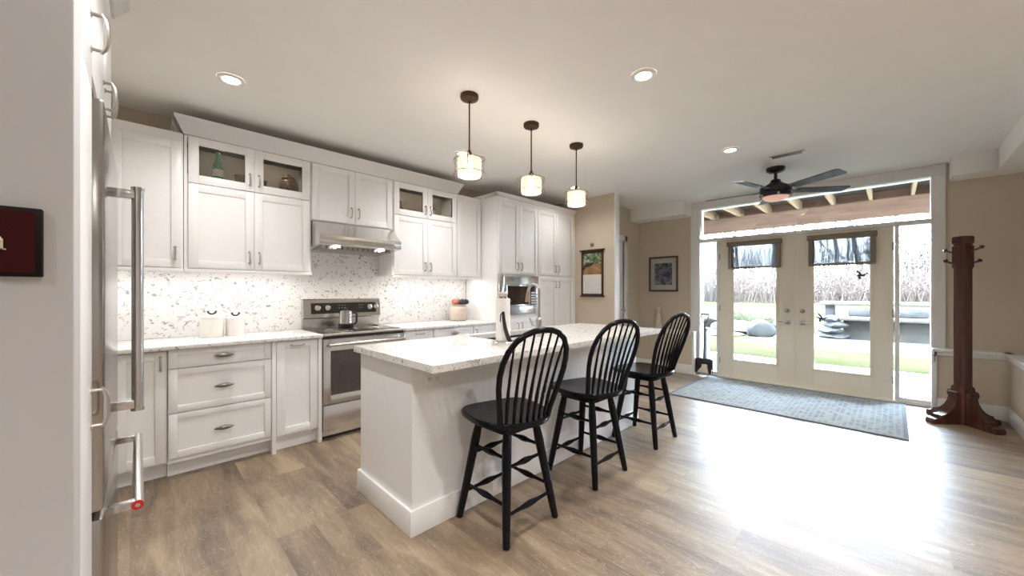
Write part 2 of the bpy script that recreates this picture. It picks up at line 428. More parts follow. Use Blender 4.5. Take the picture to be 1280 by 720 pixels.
def base(name, segs, h=.13, th=.015):
    t = MB()
    for (x0, y0, x1, y1, nx, ny) in segs:
        # segment with outward normal nx,ny
        a = (min(x0, x1, x0 + nx * th, x1 + nx * th), max(x0, x1, x0 + nx * th, x1 + nx * th))
        b = (min(y0, y1, y0 + ny * th, y1 + ny * th), max(y0, y1, y0 + ny * th, y1 + ny * th))
        t.box(a[0], a[1], b[0], b[1], 0, h, bev=.004)
        a = (min(x0, x1, x0 + nx * th * .5, x1 + nx * th * .5), max(x0, x1, x0 + nx * th * .5, x1 + nx * th * .5))
        b = (min(y0, y1, y0 + ny * th * .5, y1 + ny * th * .5), max(y0, y1, y0 + ny * th * .5, y1 + ny * th * .5))
        t.box(a[0], a[1], b[0], b[1], h, h + .015, bev=.003)
    return struct(name, t, M['trim'])
base('baseboard_door_left', [(6.06, 2.185, 6.06, 3.119, -1, 0), (5.76, 3.119, 6.06, 3.119, 0, -1)])
base('baseboard_door_right', [(6.06, -.80, 6.06, -.325, -1, 0), (3.6, -.80, 6.06, -.80, 0, 1)])
base('baseboard_partition', [(4.74, 2.753, 4.74, 3.36, -1, 0), (4.74, 2.753, 4.86, 2.753, 0, -1)])
base('baseboard_entry', [(-3, 1.075, -.10, 1.075, 0, -1)])
# white cap paints window light onto the partition end, doorway casing in the nook
t = MB(); t.box(5.67, 5.76, 3.10, 3.119, 0, 2.19, bev=.003); t.box(4.88, 5.76, 3.10, 3.119, 2.10, 2.19, bev=.003)
t.box(4.738, 4.862, 2.741, 2.753, 0, CEIL - .001, bev=.002)
struct('trim_3', t, M['trim'], label='white casing of the doorway beside the picture wall, plus white cap imitating the lit partition end')
t = MB(); t.box(4.88, 5.67, 3.135, 3.175, .01, 2.10); d3 = struct('door_3', t, M['trim'], label='plain white door in the nook doorway')
k = MB(); k.cyl((5.6, 3.135, .98), (5.6, 3.085, .98), .011, seg=12); k.lathe((5.6, 3.075, .98), [(.0, -.025), (.02, -.018), (.026, 0), (.02, .018), (0, .025)], 16)
struct('door_handle', k, M['chrome'], d3)
struct('wall_closet_side', MB().box(4.86, 6.3, YK - .3, YK, 0, CEIL), M['walllight'])
# dropped soffits
t = MB(); t.box(5.89, XE, 2.235, 3.119, 2.455, CEIL); struct('trim_4', t, M['ceil'], label='dropped white soffit left of the doors')
t = MB(); t.box(5.89, XE, -1.0, -.42, 2.455, CEIL); t.box(3.6, 5.89, -1.0, -.71, 2.455, CEIL)
struct('trim_5', t, M['ceil'], label='dropped white soffit right of the doors')

# ---- door unit: casing, jambs, transom, sidelights, double doors
t = MB()
t.box(6.175, 6.20, 2.13, 2.248, .665, 2.655, bev=.004); t.box(6.175, 6.20, -.393, -.29, .668, 2.655, bev=.004)
t.box(6.170, 6.20, -.393, 2.248, 2.545, 2.657, bev=.004)
t.box(6.182, 6.36, 2.115, 2.135, 0, 2.56); t.box(6.182, 6.36, -.305, -.287, 0, 2.56)
t.box(6.182, 6.36, -.305, 2.135, 2.54, 2.56)
struct('trim_6', t, M['trim'], label='wide white casing around the whole glass door unit')
t = MB()   # window frame members
t.box(6.20, 6.33, -.287, 2.115, 2.035, 2.085, bev=.004)              # transom bar
t.box(6.205, 6.32, 1.845, 1.882, 0.03, 2.035, bev=.003)               # mullion left
t.box(6.205, 6.32, -.045, -.008, 0.03, 2.035, bev=.003)                # mullion right
t.box(6.20, 6.34, -.287, 2.115, 0, .03, bev=.003)                     # sill
t.box(6.22, 6.32, 1.882, 2.115, .03, .06, bev=.003); t.box(6.22, 6.32, -.287, -.045, .03, .065, bev=.003)
struct('trim_7', t, M['trim'], label='white mullions and transom bar between the doors and sidelights')
struct('window_1', MB().box(6.262, 6.268, -.287, 2.115, 2.085, 2.54), M['glass'], label='wide transom window above the doors')
struct('window_2', MB().box(6.262, 6.268, 1.882, 2.115, .06, 2.035), M['glass'], label='narrow sidelight window left of the doors')
struct('window_3', MB().box(6.262, 6.268, -.287, -.045, .065, 2.035), M['glass'], label='narrow sidelight window right of the doors')
tag_th = MB().box(6.15, 6.20, -.02, 1.86, 0, .028, bev=.004); struct('trim_8', tag_th, M['door'], label='cream threshold under the double doors')
def french(name, y0, y1, g0, g1, hy, label):
    z0, z1, gz0, gz1 = .032, 2.033, .275, 1.965
    d = MB()
    X0, X1 = 6.205, 6.25
    d.box(X0, X1, y0, g0, z0, z1, bev=.002); d.box(X0, X1, g1, y1, z0, z1, bev=.002)
    d.box(X0, X1, g0, g1, z0, gz0, bev=.002); d.box(X0, X1, g0, g1, gz1, z1, bev=.002)
    o = struct(name, d, M['door'], label=label)
    f = MB()   # raised glazing bead
    for a, b, c, e in ((g0 - .022, g0 + .008, gz0 - .022, gz1 + .022), (g1 - .008, g1 + .022, gz0 - .022, gz1 + .022)):
        f.box(6.193, 6.206, a, b, c, e, bev=.004)
    f.box(6.193, 6.206, g0, g1, gz0 - .022, gz0 + .008, bev=.004); f.box(6.193, 6.206, g0, g1, gz1 - .008, gz1 + .022, bev=.004)
    struct('glazing_bead', f, M['door'], o)
    struct('pane', MB().box(6.224, 6.230, g0, g1, gz0, gz1), M['glass'], o)
    s = 1 if hy > .92 else -1
    h = MB(); h.box(6.196, 6.205, hy - .032, hy + .032, .838, .908, bev=.003)
    h.cyl((6.205, hy, .873), (6.155, hy, .873), .010, seg=12)
    h.tube([(6.157, hy, .873), (6.152, hy + s * .03, .874), (6.152, hy + s * .11, .870)], [.010, .009, .006], 10)
    struct('lever_handle', h, M['chrome'], o)
    h = MB(); h.cyl((6.205, hy, 1.02), (6.188, hy, 1.02), .030, .027, 20); h.cyl((6.188, hy, 1.02), (6.175, hy, 1.02), .012, seg=12)
    h.box(6.165, 6.178, hy - .006, hy + .006, 1.0, 1.04, bev=.002)
    struct('deadbolt', h, M['chrome'], o)
    hy2 = y1 - .004 if s > 0 else y0 + .004
    for hz in (.25, 1.03, 1.8):
        struct('hinge', MB().cyl((6.2, hy2, hz - .045), (6.2, hy2, hz + .045), .007, seg=10), M['chrome'], o)
    return o
french('door_1', .927, 1.843, 1.125, 1.660, 1.008, 'cream left leaf of the glass double door')
french('door_2', .004, .921, .193, .731, .845, 'cream right leaf of the glass double door')
struct('trim_9', MB().box(6.198, 6.206, .915, .933, .032, 2.033, bev=.002), M['door'], label='cream astragal strip where the double doors meet')
# roller shades (framed, half drawn)
def shade(y0, y1, label):
    o = thing('roller_shade', label, 'blind', (6.17, (y0 + y1) / 2, 1.61), 'framed shades on the double doors')
    a = MB(); a.box(6.125, 6.190, y0 - .012, y1 + .012, 1.93, 1.995, bev=.006); a.build('cassette', M['shade'], o)
    MB().box(6.155, 6.185, y0, y0 + .045, 1.625, 1.93, bev=.002).build('side_channel', M['shade'], o); MB().box(6.155, 6.185, y1 - .045, y1, 1.625, 1.93, bev=.002).build('side_channel', M['shade'], o)
    a = MB(); a.box(6.15, 6.185, y0, y1, 1.603, 1.63, bev=.004); a.build('bottom_rail', M['shade'], o)
    a = MB(); a.box(6.168, 6.172, y0 + .04, y1 - .04, 1.63, 1.94); a.build('sheer_panel', M['sheer'], o)
    return o
def sheer():
    m, n, l, p = new_mat('sheer_grey_screen'); n.remove(p)
    tr = n.new('ShaderNodeBsdfTransparent'); tr.inputs[0].default_value = (.20, .20, .20, 1)
    tl = n.new('ShaderNodeBsdfTranslucent'); tl.inputs[0].default_value = (.085, .082, .080, 1)
    ad = n.new('ShaderNodeAddShader'); l.new(tr.outputs[0], ad.inputs[0]); l.new(tl.outputs[0], ad.inputs[1]); l.new(ad.outputs[0], n['Material Output'].inputs[0])
    return m
M['sheer'] = sheer()
shade(1.075, 1.712, 'taupe framed half shade at the top of the left door glass')
shade(.148, .778, 'taupe framed half shade at the top of the right door glass')

# ================================================================== KITCHEN helpers
def shaker(mb, x0, x1, z0, z1, y, th=.02, fr=.058, rec=.006, glass_open=False):
    """door in the XZ plane, front face at y, facing -Y (builder transform may re-orient)"""
    g = .0015; x0 += g; x1 -= g; z0 += g; z1 -= g
    mb.box(x0, x0 + fr, y, y + th, z0, z1, bev=.0015); mb.box(x1 - fr, x1, y, y + th, z0, z1, bev=.0015)
    mb.box(x0 + fr, x1 - fr, y, y + th, z0, z0 + fr, bev=.0015); mb.box(x0 + fr, x1 - fr, y, y + th, z1 - fr, z1, bev=.0015)
    if not glass_open:
        mb.box(x0 + fr - .002, x1 - fr + .002, y + rec, y + th - .001, z0 + fr - .002, z1 - fr + .002)
def bow_pull(mb, x, z, y, L=.10, vertical=True, out=.028):
    pts = []; rs = []
    for i in range(9):
        t = i / 8; s = (t - .5) * L
        o = out * (1 - (2 * t - 1) ** 4 * .35)
        pts.append((x, y - o, z + s) if vertical else (x + s, y - o, z)); rs.append(.0035 + .0028 * (1 - (2 * t - 1) ** 2))
    mb.tube(pts, rs, 8)
    for s in (-L * .44, L * .44):
        a = (x, y, z + s) if vertical else (x + s, y, z)
        b = (x, y - out * .8, z + s) if vertical else (x + s, y - out * .8, z)
        mb.cyl(a, b, .005, .0038, 8)
        mb.cyl(a, (a[0], a[1] - .003, a[2]), .009, seg=10)
def oval_pull(mb, x, z, y):
    pts = []; rs = []
    for i in range(13):
        t = i / 12; pts.append((x + (t - .5) * .115, y - .024, z)); rs.append(.0035 + .0125 * math.sin(PI * t) ** 1.1)
    mb.tube(pts, rs, 12)
    for s in (-.038, .038): mb.cyl((x + s, y, z), (x + s, y - .02, z), .0045, seg=8)
def cabinet(name, label, x0, x1, z0, z1, yf, yb, doors=(), flat=False, drawers=(), cat='cabinet', kick=False, group=None, hollow=None, T=None, carc='cab'):
    """doors: (x0,x1,z0,z1,handle(x,z,vertical) or None, glass bool); front plane yf (door face), carcass behind"""
    c = Vector(((x0 + x1) / 2, (yf + yb) / 2, z0))
    if T is not None: c = T @ c
    o = thing(name, label, cat, c, group)
    b = MB(T); yc = yf + .021
    if hollow:
        h0, h1 = hollow; t = .018
        if h0 > z0 + .001: b.box(x0, x1, yc, yb, z0, h0)
        b.box(x0, x0 + t, yc, yb, h0, z1); b.box(x1 - t, x1, yc, yb, h0, z1)
        b.box(x0 + t, x1 - t, yc, yb, h1, z1); b.box(x0 + t, x1 - t, yb - t, yb, h0, h1)
    elif kick:
        b.box(x0, x1, yc, yb, z0 + .11, z1); b.box(x0, x1, yf + .10, yb, z0, z0 + .11)
    else: b.box(x0, x1, yc, yb, z0, z1)
    b.build('body', M[carc], o)
    for (a0, a1, b0, b1, hd, gl) in doors:
        d = MB(T)
        if flat: d.box(a0 + .0005, a1 - .0005, yf, yf + .0205, b0, b1, bev=.001)
        else: shaker(d, a0, a1, b0, b1, yf, glass_open=gl, fr=.062 if gl else .058)
        dd = d.build('door', M['cab'], o)
        if gl:
            MB(T).box(a0 + .058, a1 - .058, yf + .009, yf + .013, b0 + .058, b1 - .058).build('pane', M['cabglass'], dd)
        if hd:
            h = MB(T); bow_pull(h, hd[0], hd[1], yf, vertical=hd[2]); h.build('handle', M['handle'], dd)
    for (a0, a1, b0, b1, hk) in drawers:
        d = MB(T); shaker(d, a0, a1, b0, b1, yf, fr=.045); dd = d.build('drawer', M['cab'], o)
        h = MB(T); oval_pull(h, (a0 + a1) / 2, (b0 + b1) / 2, yf); h.build('handle', M['pewter'], dd)
    return o

YB = 3.43; YU = 3.70; CT = .914
# ---- base run left of the range
cabinet('base_cabinet', 'white base cabinet with tall door behind the fridge handle', -.45, .138, 0, .886, YB + .02, YK - .016, kick=True,
        doors=[(-.45, -.115, .125, .875, (-.16, .80, True), False), (-.115, .136, .125, .875, (.103, .795, True), False)])
cabinet('drawer_cabinet', 'white base cabinet with three drawers and oval pulls', .140, .742, 0, .886, YB, YK - .016, kick=True,
        drawers=[(.142, .740, .755, .885, 0), (.142, .740, .452, .752, 0), (.142, .740, .145, .449, 0)])
o = cabinet('pull_out_cabinet', 'narrow white base cabinet with one panel left of the range', .770, 1.082, 0, .886, YB, YK - .016, kick=True,
        doors=[(.775, 1.078, .130, .880, (.925, .845, False), False)])
MB().box(.742, .770, YB - .012, YK, 0, .886, bev=.002).build('end_panel', M['cab'], o)
MB().box(1.082, 1.108, YB - .012, YK, 0, .886, bev=.002).build('end_panel', M['cab'], o)
MB().box(.770, 1.082, YB + .07, YB + .10, 0, .11).build('toe_kick', M['cab'], o)
def countertop(name, label, x0, x1, y0):
    t = MB(); t.box(x0, x1, y0, YK - .012, .888, CT, bev=.003); return tag(t.build(name, M['quartz']), label, 'countertop')
countertop('countertop', 'speckled white quartz countertop left of the range', -.80, 1.110, 3.395)
countertop('countertop', 'speckled white quartz countertop right of the range', 1.885, 3.12, 3.395)
# backsplash
t = MB(); t.box(-.80, 3.12, YK - .012, YK - .0005, .915, 1.455); t.box(1.12, 1.90, YK - .012, YK - .0005, 1.455, 1.925)
struct('trim_10', t, M['splash'], label='speckled stone backsplash slab behind the counters')
# ---- right of range
o = cabinet('narrow_cabinet', 'narrow white pull-out cabinet right of the range', 1.89, 2.22, 0, .886, YB, YK - .016, kick=True,
        doors=[(1.895, 2.215, .13, .880, (2.06, .845, False), False)])
cabinet('drawer_cabinet', 'white base drawer cabinet behind the island', 2.222, 2.76, 0, .886, YB, YK - .016, kick=True,
        drawers=[(2.225, 2.757, .755, .88, 0), (2.225, 2.757, .452, .752, 0), (2.225, 2.757, .145, .449, 0)])
cabinet('base_cabinet', 'white base cabinet in the corner by the microwave tower', 2.762, 3.118, 0, .886, YB, YK - .016, kick=True,
        doors=[(2.765, 3.115, .125, .880, (2.80, .79, True), False)])
# ---- uppers
cabinet('wall_cabinet', 'white wall cabinet at far left, taller door beside the fridge', -.50, .236, 1.449, 2.455, YU, YK - .013,
        doors=[(-.50, -.14, 1.455, 2.385, None, False), (-.14, .226, 1.455, 2.385, (.19, 1.56, True), False)])
H = .108
def glass_cab(label, x0, x1, xm, d0, d1):
    return cabinet('glass_front_cabinet', label, x0, x1, 1.449, 2.455, YU, YK - .013, hollow=(2.163, 2.437), carc='cab',
        doors=[(d0, xm, 1.455, 2.093, (xm - .035, 1.555, True), False), (xm, d1, 1.455, 2.093, (xm + .035, 1.555, True), False),
               (d0, xm, 2.097, 2.448, (xm - .032, 2.19, True), True), (xm, d1, 2.097, 2.448, (xm + .032, 2.19, True), True)])
ga = glass_cab('white wall cabinet left of the hood with two glass doors on top', .240, 1.112, .678, .262, 1.098)
gb = glass_cab('white wall cabinet right of the hood with two glass doors on top', 1.900, 2.728, 2.322, 1.912, 2.722)
for g, x0, x1 in ((ga, .240, 1.112), (gb, 1.900, 2.728)):
    for fx_ in (.27, .73):
        lx = lerp(x0, x1, fx_); t = MB(); t.cyl((lx, 3.80, 2.436), (lx, 3.80, 2.428), .03, seg=20); t.build('added_puck', M['fillglow'], g)
        light('added_fill_lamp', 'POINT', (lx, 3.80, 2.40), .22, (1, .92, .8), g, shadow_soft_size=.03)  # unseen pucks added to brighten the interiors behind the glass doors
    MB().box(x0 + .02, x1 - .02, YK - .037, YK - .0325, 2.165, 2.437).build('back_lining', M['grey_in'], g)
    MB().box(x0, x1, YU - .004, YU + .022, 1.425, 1.451, bev=.002).build('light_rail', M['cab'], g)
MB().box(-.5, .236, YU - .004, YU + .022, 1.425, 1.451, bev=.002).build('light_rail', M['cab'], [o for o in bpy.data.objects if o.get('label', '').startswith('white wall cabinet at far left')][0])
cabinet('wall_cabinet', 'white wall cabinet above the range hood', 1.114, 1.898, 1.925, 2.455, YU, YK - .013,
        doors=[(1.116, 1.503, 1.932, 2.448, (1.468, 2.04, True), False), (1.503, 1.892, 1.932, 2.448, (1.538, 2.04, True), False)])
o = cabinet('wall_cabinet', 'plain white wall cabinet in the corner by the tall pantry', 2.730, 3.12, 1.449, 2.455, YU, YK - .013,
        doors=[(2.735, 3.10, 1.455, 2.385, None, False)])
MB().box(2.73, 3.12, YU - .004, YU + .022, 1.425, 1.451, bev=.002).build('light_rail', M['cab'], o)
# crown on the central run (flared, with stepped profile)
def crown(mb, x0, x1, yw, y, z0=2.452, z1=2.572, out=.055, ends=True):
    prof = [(0, 0), (0, .016), (-.010, .020), (-.014, .032), (-.030, .062), (-out + .008, .094), (-out, .100), (-out, z1 - z0), (.02, z1 - z0), (.02, 0)]
    e = 1 if ends else 0
    L = [[(x0 + p[0] * e if p[0] < 0 else x0, y + p[0], z0 + p[1]) for p in prof], [(x1 - p[0] * e if p[0] < 0 else x1, y + p[0], z0 + p[1]) for p in prof]]
    mb.loft(L)
    if ends:
        for X, s in ((x0, -1), (x1, 1)):
            LL = [[(X - s * p[0] if p[0] < 0 else X - s * .02 * (p[0] > 0), y + p[0], z0 + p[1]) for p in prof],
                  [(X - s * p[0] if p[0] < 0 else X - s * .02 * (p[0] > 0), yw, z0 + p[1]) for p in prof]]
            mb.loft(LL)
t = MB(); crown(t, .235, 2.735, YK - .05, YU); struct('trim_11', t, M['cab'], label='white crown moulding over the middle wall cabinets')
# diamond lattice behind the leftmost glass
dl = [c for c in ga.children if c.name.startswith('door')][2]
t = MB(); ax0, ax1, az0, az1 = .324, .616, 2.160, 2.386; st = .021
k = -12
while k < 30:
    for sg in (1, -1):
        c0 = ax0 + k * st if sg > 0 else ax1 - k * st
        pts = []
        # line x = c0 + sg*(z-az0)
        for zz in [az0 + (az1 - az0) * q / 24 for q in range(25)]:
            xx = c0 + sg * (zz - az0)
            if ax0 <= xx <= ax1: pts.append((xx, YU + .014, zz))
        if len(pts) > 1: t.tube([pts[0], pts[-1]], .0014, 4)
    k += 1
t.build('lattice', M['lead'], dl)
# ---- range hood
o = thing('range_hood', 'stainless steel under-cabinet range hood above the range', 'range hood', (1.505, 3.75, 1.66))
h = MB()
prof = [(3.70, 1.924), (3.525, 1.79), (3.515, 1.785), (3.515, 1.705), (3.53, 1.70), (4.036, 1.665), (4.036, 1.924)]
h.prism(prof, 1.118, 1.893, 'x'); h.build('canopy', M['steel'], o)
h = MB(); h.box(1.118, 1.893, 3.508, 3.516, 1.712, 1.782, bev=.002); h.build('front_rim', M['chrome_b'] if 'chrome_b' in M else M['steel'], o)
h = MB(); h.box(1.43, 1.60, 3.503, 3.509, 1.735, 1.758, bev=.002)
for i in range(5): h.cyl((1.45 + i * .032, 3.503, 1.7465), (1.45 + i * .032, 3.499, 1.7465), .007, seg=10)
h.build('control_panel', M['handle'], o)
h = MB()
for i in range(14): h.box(1.17 + i * .048, 1.205 + i * .048, 3.62, 3.95, 1.668 , 1.692 - .0)
h.build('grease_filter', M['handle'], o)
for lx in (1.29, 1.72):
    h = MB(); h.cyl((lx, 3.60, 1.700), (lx, 3.60, 1.686), .036, .032, 20); h.build('hood_lamp', M['lamp'], o)
    light('hood_light', 'SPOT', (lx, 3.60, 1.68), 5, (1, .88, .72), o, spot_size=2.3, spot_blend=.6, shadow_soft_size=.03)
# under cabinet lights
def under(x0, x1):
    o = thing('led_strip', 'slim under-cabinet light strip glowing over the counter at x', 'light', ((x0 + x1) / 2, 3.80, 1.438))
    MB().box(x0, x1, 3.79, 3.81, 1.440, 1.449).build('strip_housing', M['outlet'], o)
    MB().box(x0, x1, 3.792, 3.808, 1.4385, 1.440).build('strip_diffuser', M['lamp'], o)
    l = light('strip_light', 'AREA', ((x0 + x1) / 2, 3.80, 1.436), UNDER_W * (x1 - x0), (1, .98, .96), o, shape='RECTANGLE', size=x1 - x0, size_y=.02)
    return o
under(-.35, .20)['label'] = 'slim light strip under the far left wall cabinet'
under(.30, 1.06)['label'] = 'slim light strip under the wall cabinet left of the hood'
under(1.96, 2.68)['label'] = 'slim light strip under the wall cabinet right of the hood'
under(2.78, 3.06)['label'] = 'slim light strip under the corner wall cabinet'

# ---- range
o = thing('range', 'stainless steel electric range with black control strip', 'stove', (1.505, 3.72, 0))
X0, X1 = 1.113, 1.880
MB().box(X0, X1, 3.45, 4.03, .03, .895).build('body', M['steel'], o)
t = MB(); t.box(X0 + .01, X1 - .01, 3.50, 3.96, .911, .917, bev=.002); t.build('glass_cooktop', M['cooktop'], o)
t = MB(); t.box(X0, X1, 3.405, 4.03, .896, .912, bev=.004); t.build('cooktop_frame', M['steel'], o)
for (bx, by, br) in ((1.30, 3.62, .10), (1.70, 3.62, .085), (1.31, 3.84, .075), (1.70, 3.84, .10)):
    t = MB(); t.tube([(bx + br * math.cos(a), by + br * math.sin(a), .9172) for a in [2 * PI * i / 32 for i in range(32)]], .001, 4, closed=True); t.build('burner_ring', M['handle'], o)
t = MB()
for a in ((X0 + .004, X0 + .062, .315, .868), (X1 - .062, X1 - .004, .315, .868), (X0 + .062, X1 - .062, .315, .385), (X0 + .062, X1 - .062, .765, .868)):
    t.box(a[0], a[1], 3.405, 3.45, a[2], a[3], bev=.002)
od = t.build('oven_door', M['steel'], o)
t = MB(); t.box(X0 + .06, X1 - .06, 3.412, 3.44, .38, .77); t.build('oven_window', M['ovenglass'], od)
t = MB(); t.tube([(X0 + .035, 3.362, .822), (X1 - .035, 3.362, .822)], .0135, 14)
for hx in (X0 + .055, X1 - .055): t.box(hx - .012, hx + .012, 3.362, 3.406, .812, .832, bev=.003)
t.build('oven_handle', M['chrome'], od)
t = MB(); t.box(X0 + .01, X1 - .01, 3.42, 3.45, .872, .893); t.build('vent_gap', M['blackpl'], o)
t = MB(); t.box(X0 + .004, X1 - .004, 3.405, 3.45, .075, .300, bev=.003); t.build('storage_drawer', M['steel'], o)
t = MB(); t.box(X0 + .02, X1 - .02, 3.47, 4.0, .0, .05); t.build('toe_base', M['blackpl'], o)
# backguard
t = MB()
yb0 = 3.955
t.prism([(3.985, .912), (3.985, 1.01), (3.945, 1.022), (3.965, 1.195), (3.975, 1.205), (4.036, 1.205), (4.036, .912)], X0 + .003, X1 - .003, 'x')
t.build('backguard', M['steel'], o)
def on_panel(z): return lerp(3.945, 3.965, (z - 1.022) / .173)
t = MB(); t.loft([[(x, on_panel(z) - .003, z) for x, z in ((X0 + .07, 1.06), (X1 - .05, 1.06), (X1 - .05, 1.165), (X0 + .07, 1.165))],
                  [(x, on_panel(z) + .004, z) for x, z in ((X0 + .07, 1.06), (X1 - .05, 1.06), (X1 - .05, 1.165), (X0 + .07, 1.165))]])
cp = t.build('control_panel', M['blackpl'], o)
for kx in (1.235, 1.33, 1.755, 1.825):
    t = MB(); y_ = on_panel(1.115); t.tube([(kx, y_ - .003, 1.115), (kx, y_ - .010, 1.115), (kx, y_ - .028, 1.117), (kx, y_ - .030, 1.117)], [.031, .031, .026, .022], 20)
    t.box(kx - .004, kx + .004, y_ - .036, y_ - .028, 1.095, 1.139, bev=.002); t.build('knob', M['steel'], cp)
t = MB()
for i in range(5):
    for j in range(3): t.box(1.44 + i * .028 + (.12 if i > 2 else 0), 1.452 + i * .028 + (.12 if i > 2 else 0), on_panel(1.12) - .005, on_panel(1.12) - .002, 1.085 + j * .025, 1.090 + j * .025)
t.build('control_marks', M['handle'], cp)
# kettle / percolator on the range
o = thing('coffee_percolator', 'stainless steel percolator with black handle on the range cooktop', 'pot', (1.43, 3.74, .918))
t = MB(); t.lathe((1.43, 3.74, .918), [(.066, 0), (.068, .01), (.066, .02), (.062, .055), (.060, .15), (.058, .165), (.05, .172), (.0, .182)], 28); b = t.build('body', M['chrome'], o)
t = MB(); t.lathe((1.43, 3.74, .918), [(.068, .004), (.070, .008), (.070, .05), (.066, .054)], 28); t.build('base_band', M['blackpl'], o)
t = MB(); t.tube([(1.49, 3.735, 1.07), (1.525, 3.73, 1.07), (1.532, 3.73, 1.05), (1.53, 3.73, .98), (1.515, 3.73, .96), (1.49, 3.735, .96)], .010, 10); t.build('handle', M['blackpl'], o)
t = MB(); t.lathe((1.43, 3.74, 1.098), [(.012, 0), (.014, .008), (.012, .018), (.0, .024)], 14); t.build('lid_knob', M['blackpl'], o)

# ---- tall pantries
cab = cabinet('microwave_tower', 'tall white cabinet tower holding the built-in microwave', 3.125, 3.860, 0, 2.455, 3.40, YK - .016, kick=True,
        doors=[(3.130, 3.493, 1.500, 2.395, (3.458, 1.60, True), False), (3.493, 3.856, 1.500, 2.395, (3.528, 1.60, True), False),
               (3.130, 3.493, .130, .930, (3.458, .83, True), False), (3.493, 3.856, .130, .930, (3.528, .83, True), False)])
cabinet('pantry_cabinet', 'tall white four-door pantry cabinet beside the calendar wall', 3.862, 4.690, 0, 2.455, 3.40, YK - .016, kick=True,
        doors=[(3.866, 4.262, 1.500, 2.395, (4.225, 1.60, True), False), (4.262, 4.66, 1.500, 2.395, (4.298, 1.60, True), False),
               (3.866, 4.262, .130, 1.488, (4.225, 1.375, True), False), (4.262, 4.66, .130, 1.488, (4.298, 1.375, True), False)])
MB_ = MB(); MB_.box(4.690, 4.735, 3.42, YK, 0, 2.455); struct('trim_12', MB_, M['cab'], label='white filler strip between pantry and wall')
t = MB(); prof = [(0, 0), (0, .010), (-.012, .020), (-.022, .028), (-.022, .044), (.02, .044), (.02, 0)]
t.loft([[(3.125 + min(p[0], 0), 3.41 + p[0], 2.456 + p[1]) for p in prof], [(4.735, 3.41 + p[0], 2.456 + p[1]) for p in prof]])
t.loft([[(3.125 + p[0], 3.41 + min(p[0], 0), 2.456 + p[1]) for p in prof], [(3.125 + p[0], YK - .02, 2.456 + p[1]) for p in prof]])
struct('trim_13', t, M['cab'], label='white top moulding over the tall pantry cabinets')
# microwave
o = thing('microwave', 'stainless steel built-in microwave in the tall cabinet', 'microwave', (3.49, 3.40, .97))
t = MB()
x0, x1, z0, z1 = 3.135, 3.852, .985, 1.482
for a in ((x0, x0 + .085, z0, z1), (x1 - .06, x1, z0, z1), (x0 + .085, x1 - .06, z0, z0 + .10), (x0 + .085, x1 - .06, z1 - .11, z1)):
    t.box(a[0], a[1], 3.385, 3.42, a[2], a[3], bev=.003)
t.build('trim_kit', M['steel'], o)
t = MB()
for a in ((3.222, 3.262, 1.087, 1.370), (3.655, 3.79, 1.087, 1.370), (3.262, 3.655, 1.087, 1.11), (3.262, 3.655, 1.345, 1.370)):
    t.box(a[0], a[1], 3.378, 3.41, a[2], a[3], bev=.002)
d = t.build('oven_door', M['steel'], o)
MB().box(3.262, 3.655, 3.384, 3.40, 1.11, 1.345).build('door_window', M['ovenglass'], d)
t = MB(); t.tube([(3.635, 3.378, 1.12), (3.635, 3.352, 1.13), (3.635, 3.352, 1.325), (3.635, 3.378, 1.335)], .008, 10); t.build('handle', M['chrome'], d)
t = MB(); t.box(3.685, 3.775, 3.374, 3.379, 1.10, 1.358, bev=.001); cpn = t.build('keypad', M['blackpl'], o)
t = MB()
for i in range(3):
    for j in range(5): t.box(3.695 + i * .026, 3.713 + i * .026, 3.371, 3.3745, 1.115 + j * .034, 1.135 + j * .034)
t.build('buttons', M['handle'], cpn)

# ---- fridge group (front faces +X)
TX = Matrix(((0, -1, 0, 0), (1, 0, 0, 0), (0, 0, 1, 0), (0, 0, 0, 1)))   # local (x,y)->world(-y, x): face -Y -> +X
# local x = world y ; local y = -world x
cabinet('tall_cabinet', 'narrow tall white cabinet between the sign wall and the fridge', 1.176, 1.440, 0, 2.455, .085, .80, T=TX, flat=True,
        doors=[(1.176, 1.442, .13, 1.795, (1.405, .99, True), False), (1.176, 1.442, 1.798, 2.448, (1.405, 1.93, True), False)])
MB(TX).box(1.4405, 1.4475, .0875, .12, .0, 1.83).build('filler_strip', M['cab'], [q for q in bpy.data.objects if q.name.startswith('tall_cabinet')][0])
cabinet('wall_cabinet', 'white two-door cabinet above the fridge', 1.442, 2.370, 1.83, 2.455, .085, .80, T=TX, flat=True,
        doors=[(1.445, 1.905, 1.84, 2.44, (1.868, 1.94, True), False), (1.905, 2.367, 1.84, 2.44, (1.942, 1.94, True), False)])
t = MB(TX); t.box(2.372, 2.395, .085, .80, 0, 2.455); struct('trim_14', t, M['cab'], label='white panel on the far side of the fridge')
t = MB(TX); crown(t, 1.18, 2.39, .80, .085); struct('trim_15', t, M['cab'], label='white crown moulding above the fridge cabinet')
o = thing('fridge', 'stainless steel bottom-freezer fridge with long bar handles', 'fridge', (-.44, 1.905, 0))
MB().box(-.80, -.125, 1.455, 2.355, .02, 1.79, bev=.004).build('body', M['handle'], o)
t = MB(); t.box(-.120, -.064, 1.450, 2.358, .708, 1.785, bev=.010); fd = t.build('door', M['fridge'], o)
t = MB(); t.box(-.120, -.064, 1.450, 2.358, .06, .690, bev=.010); fz = t.build('freezer_drawer', M['fridge'], o)
t = MB(); t.tube([(-.002, 1.60, .93), (-.002, 1.60, 1.585)], .0135, 16)
for hz in (.945, 1.57): t.box(-.066, -.002, 1.589, 1.611, hz - .013, hz + .013, bev=.003)
for hz in (.925, 1.585): t.cyl((-.002, 1.60, hz), (-.002, 1.60, hz + .008), .0155, seg=16)
t.build('bar_handle', M['chrome'], fd)
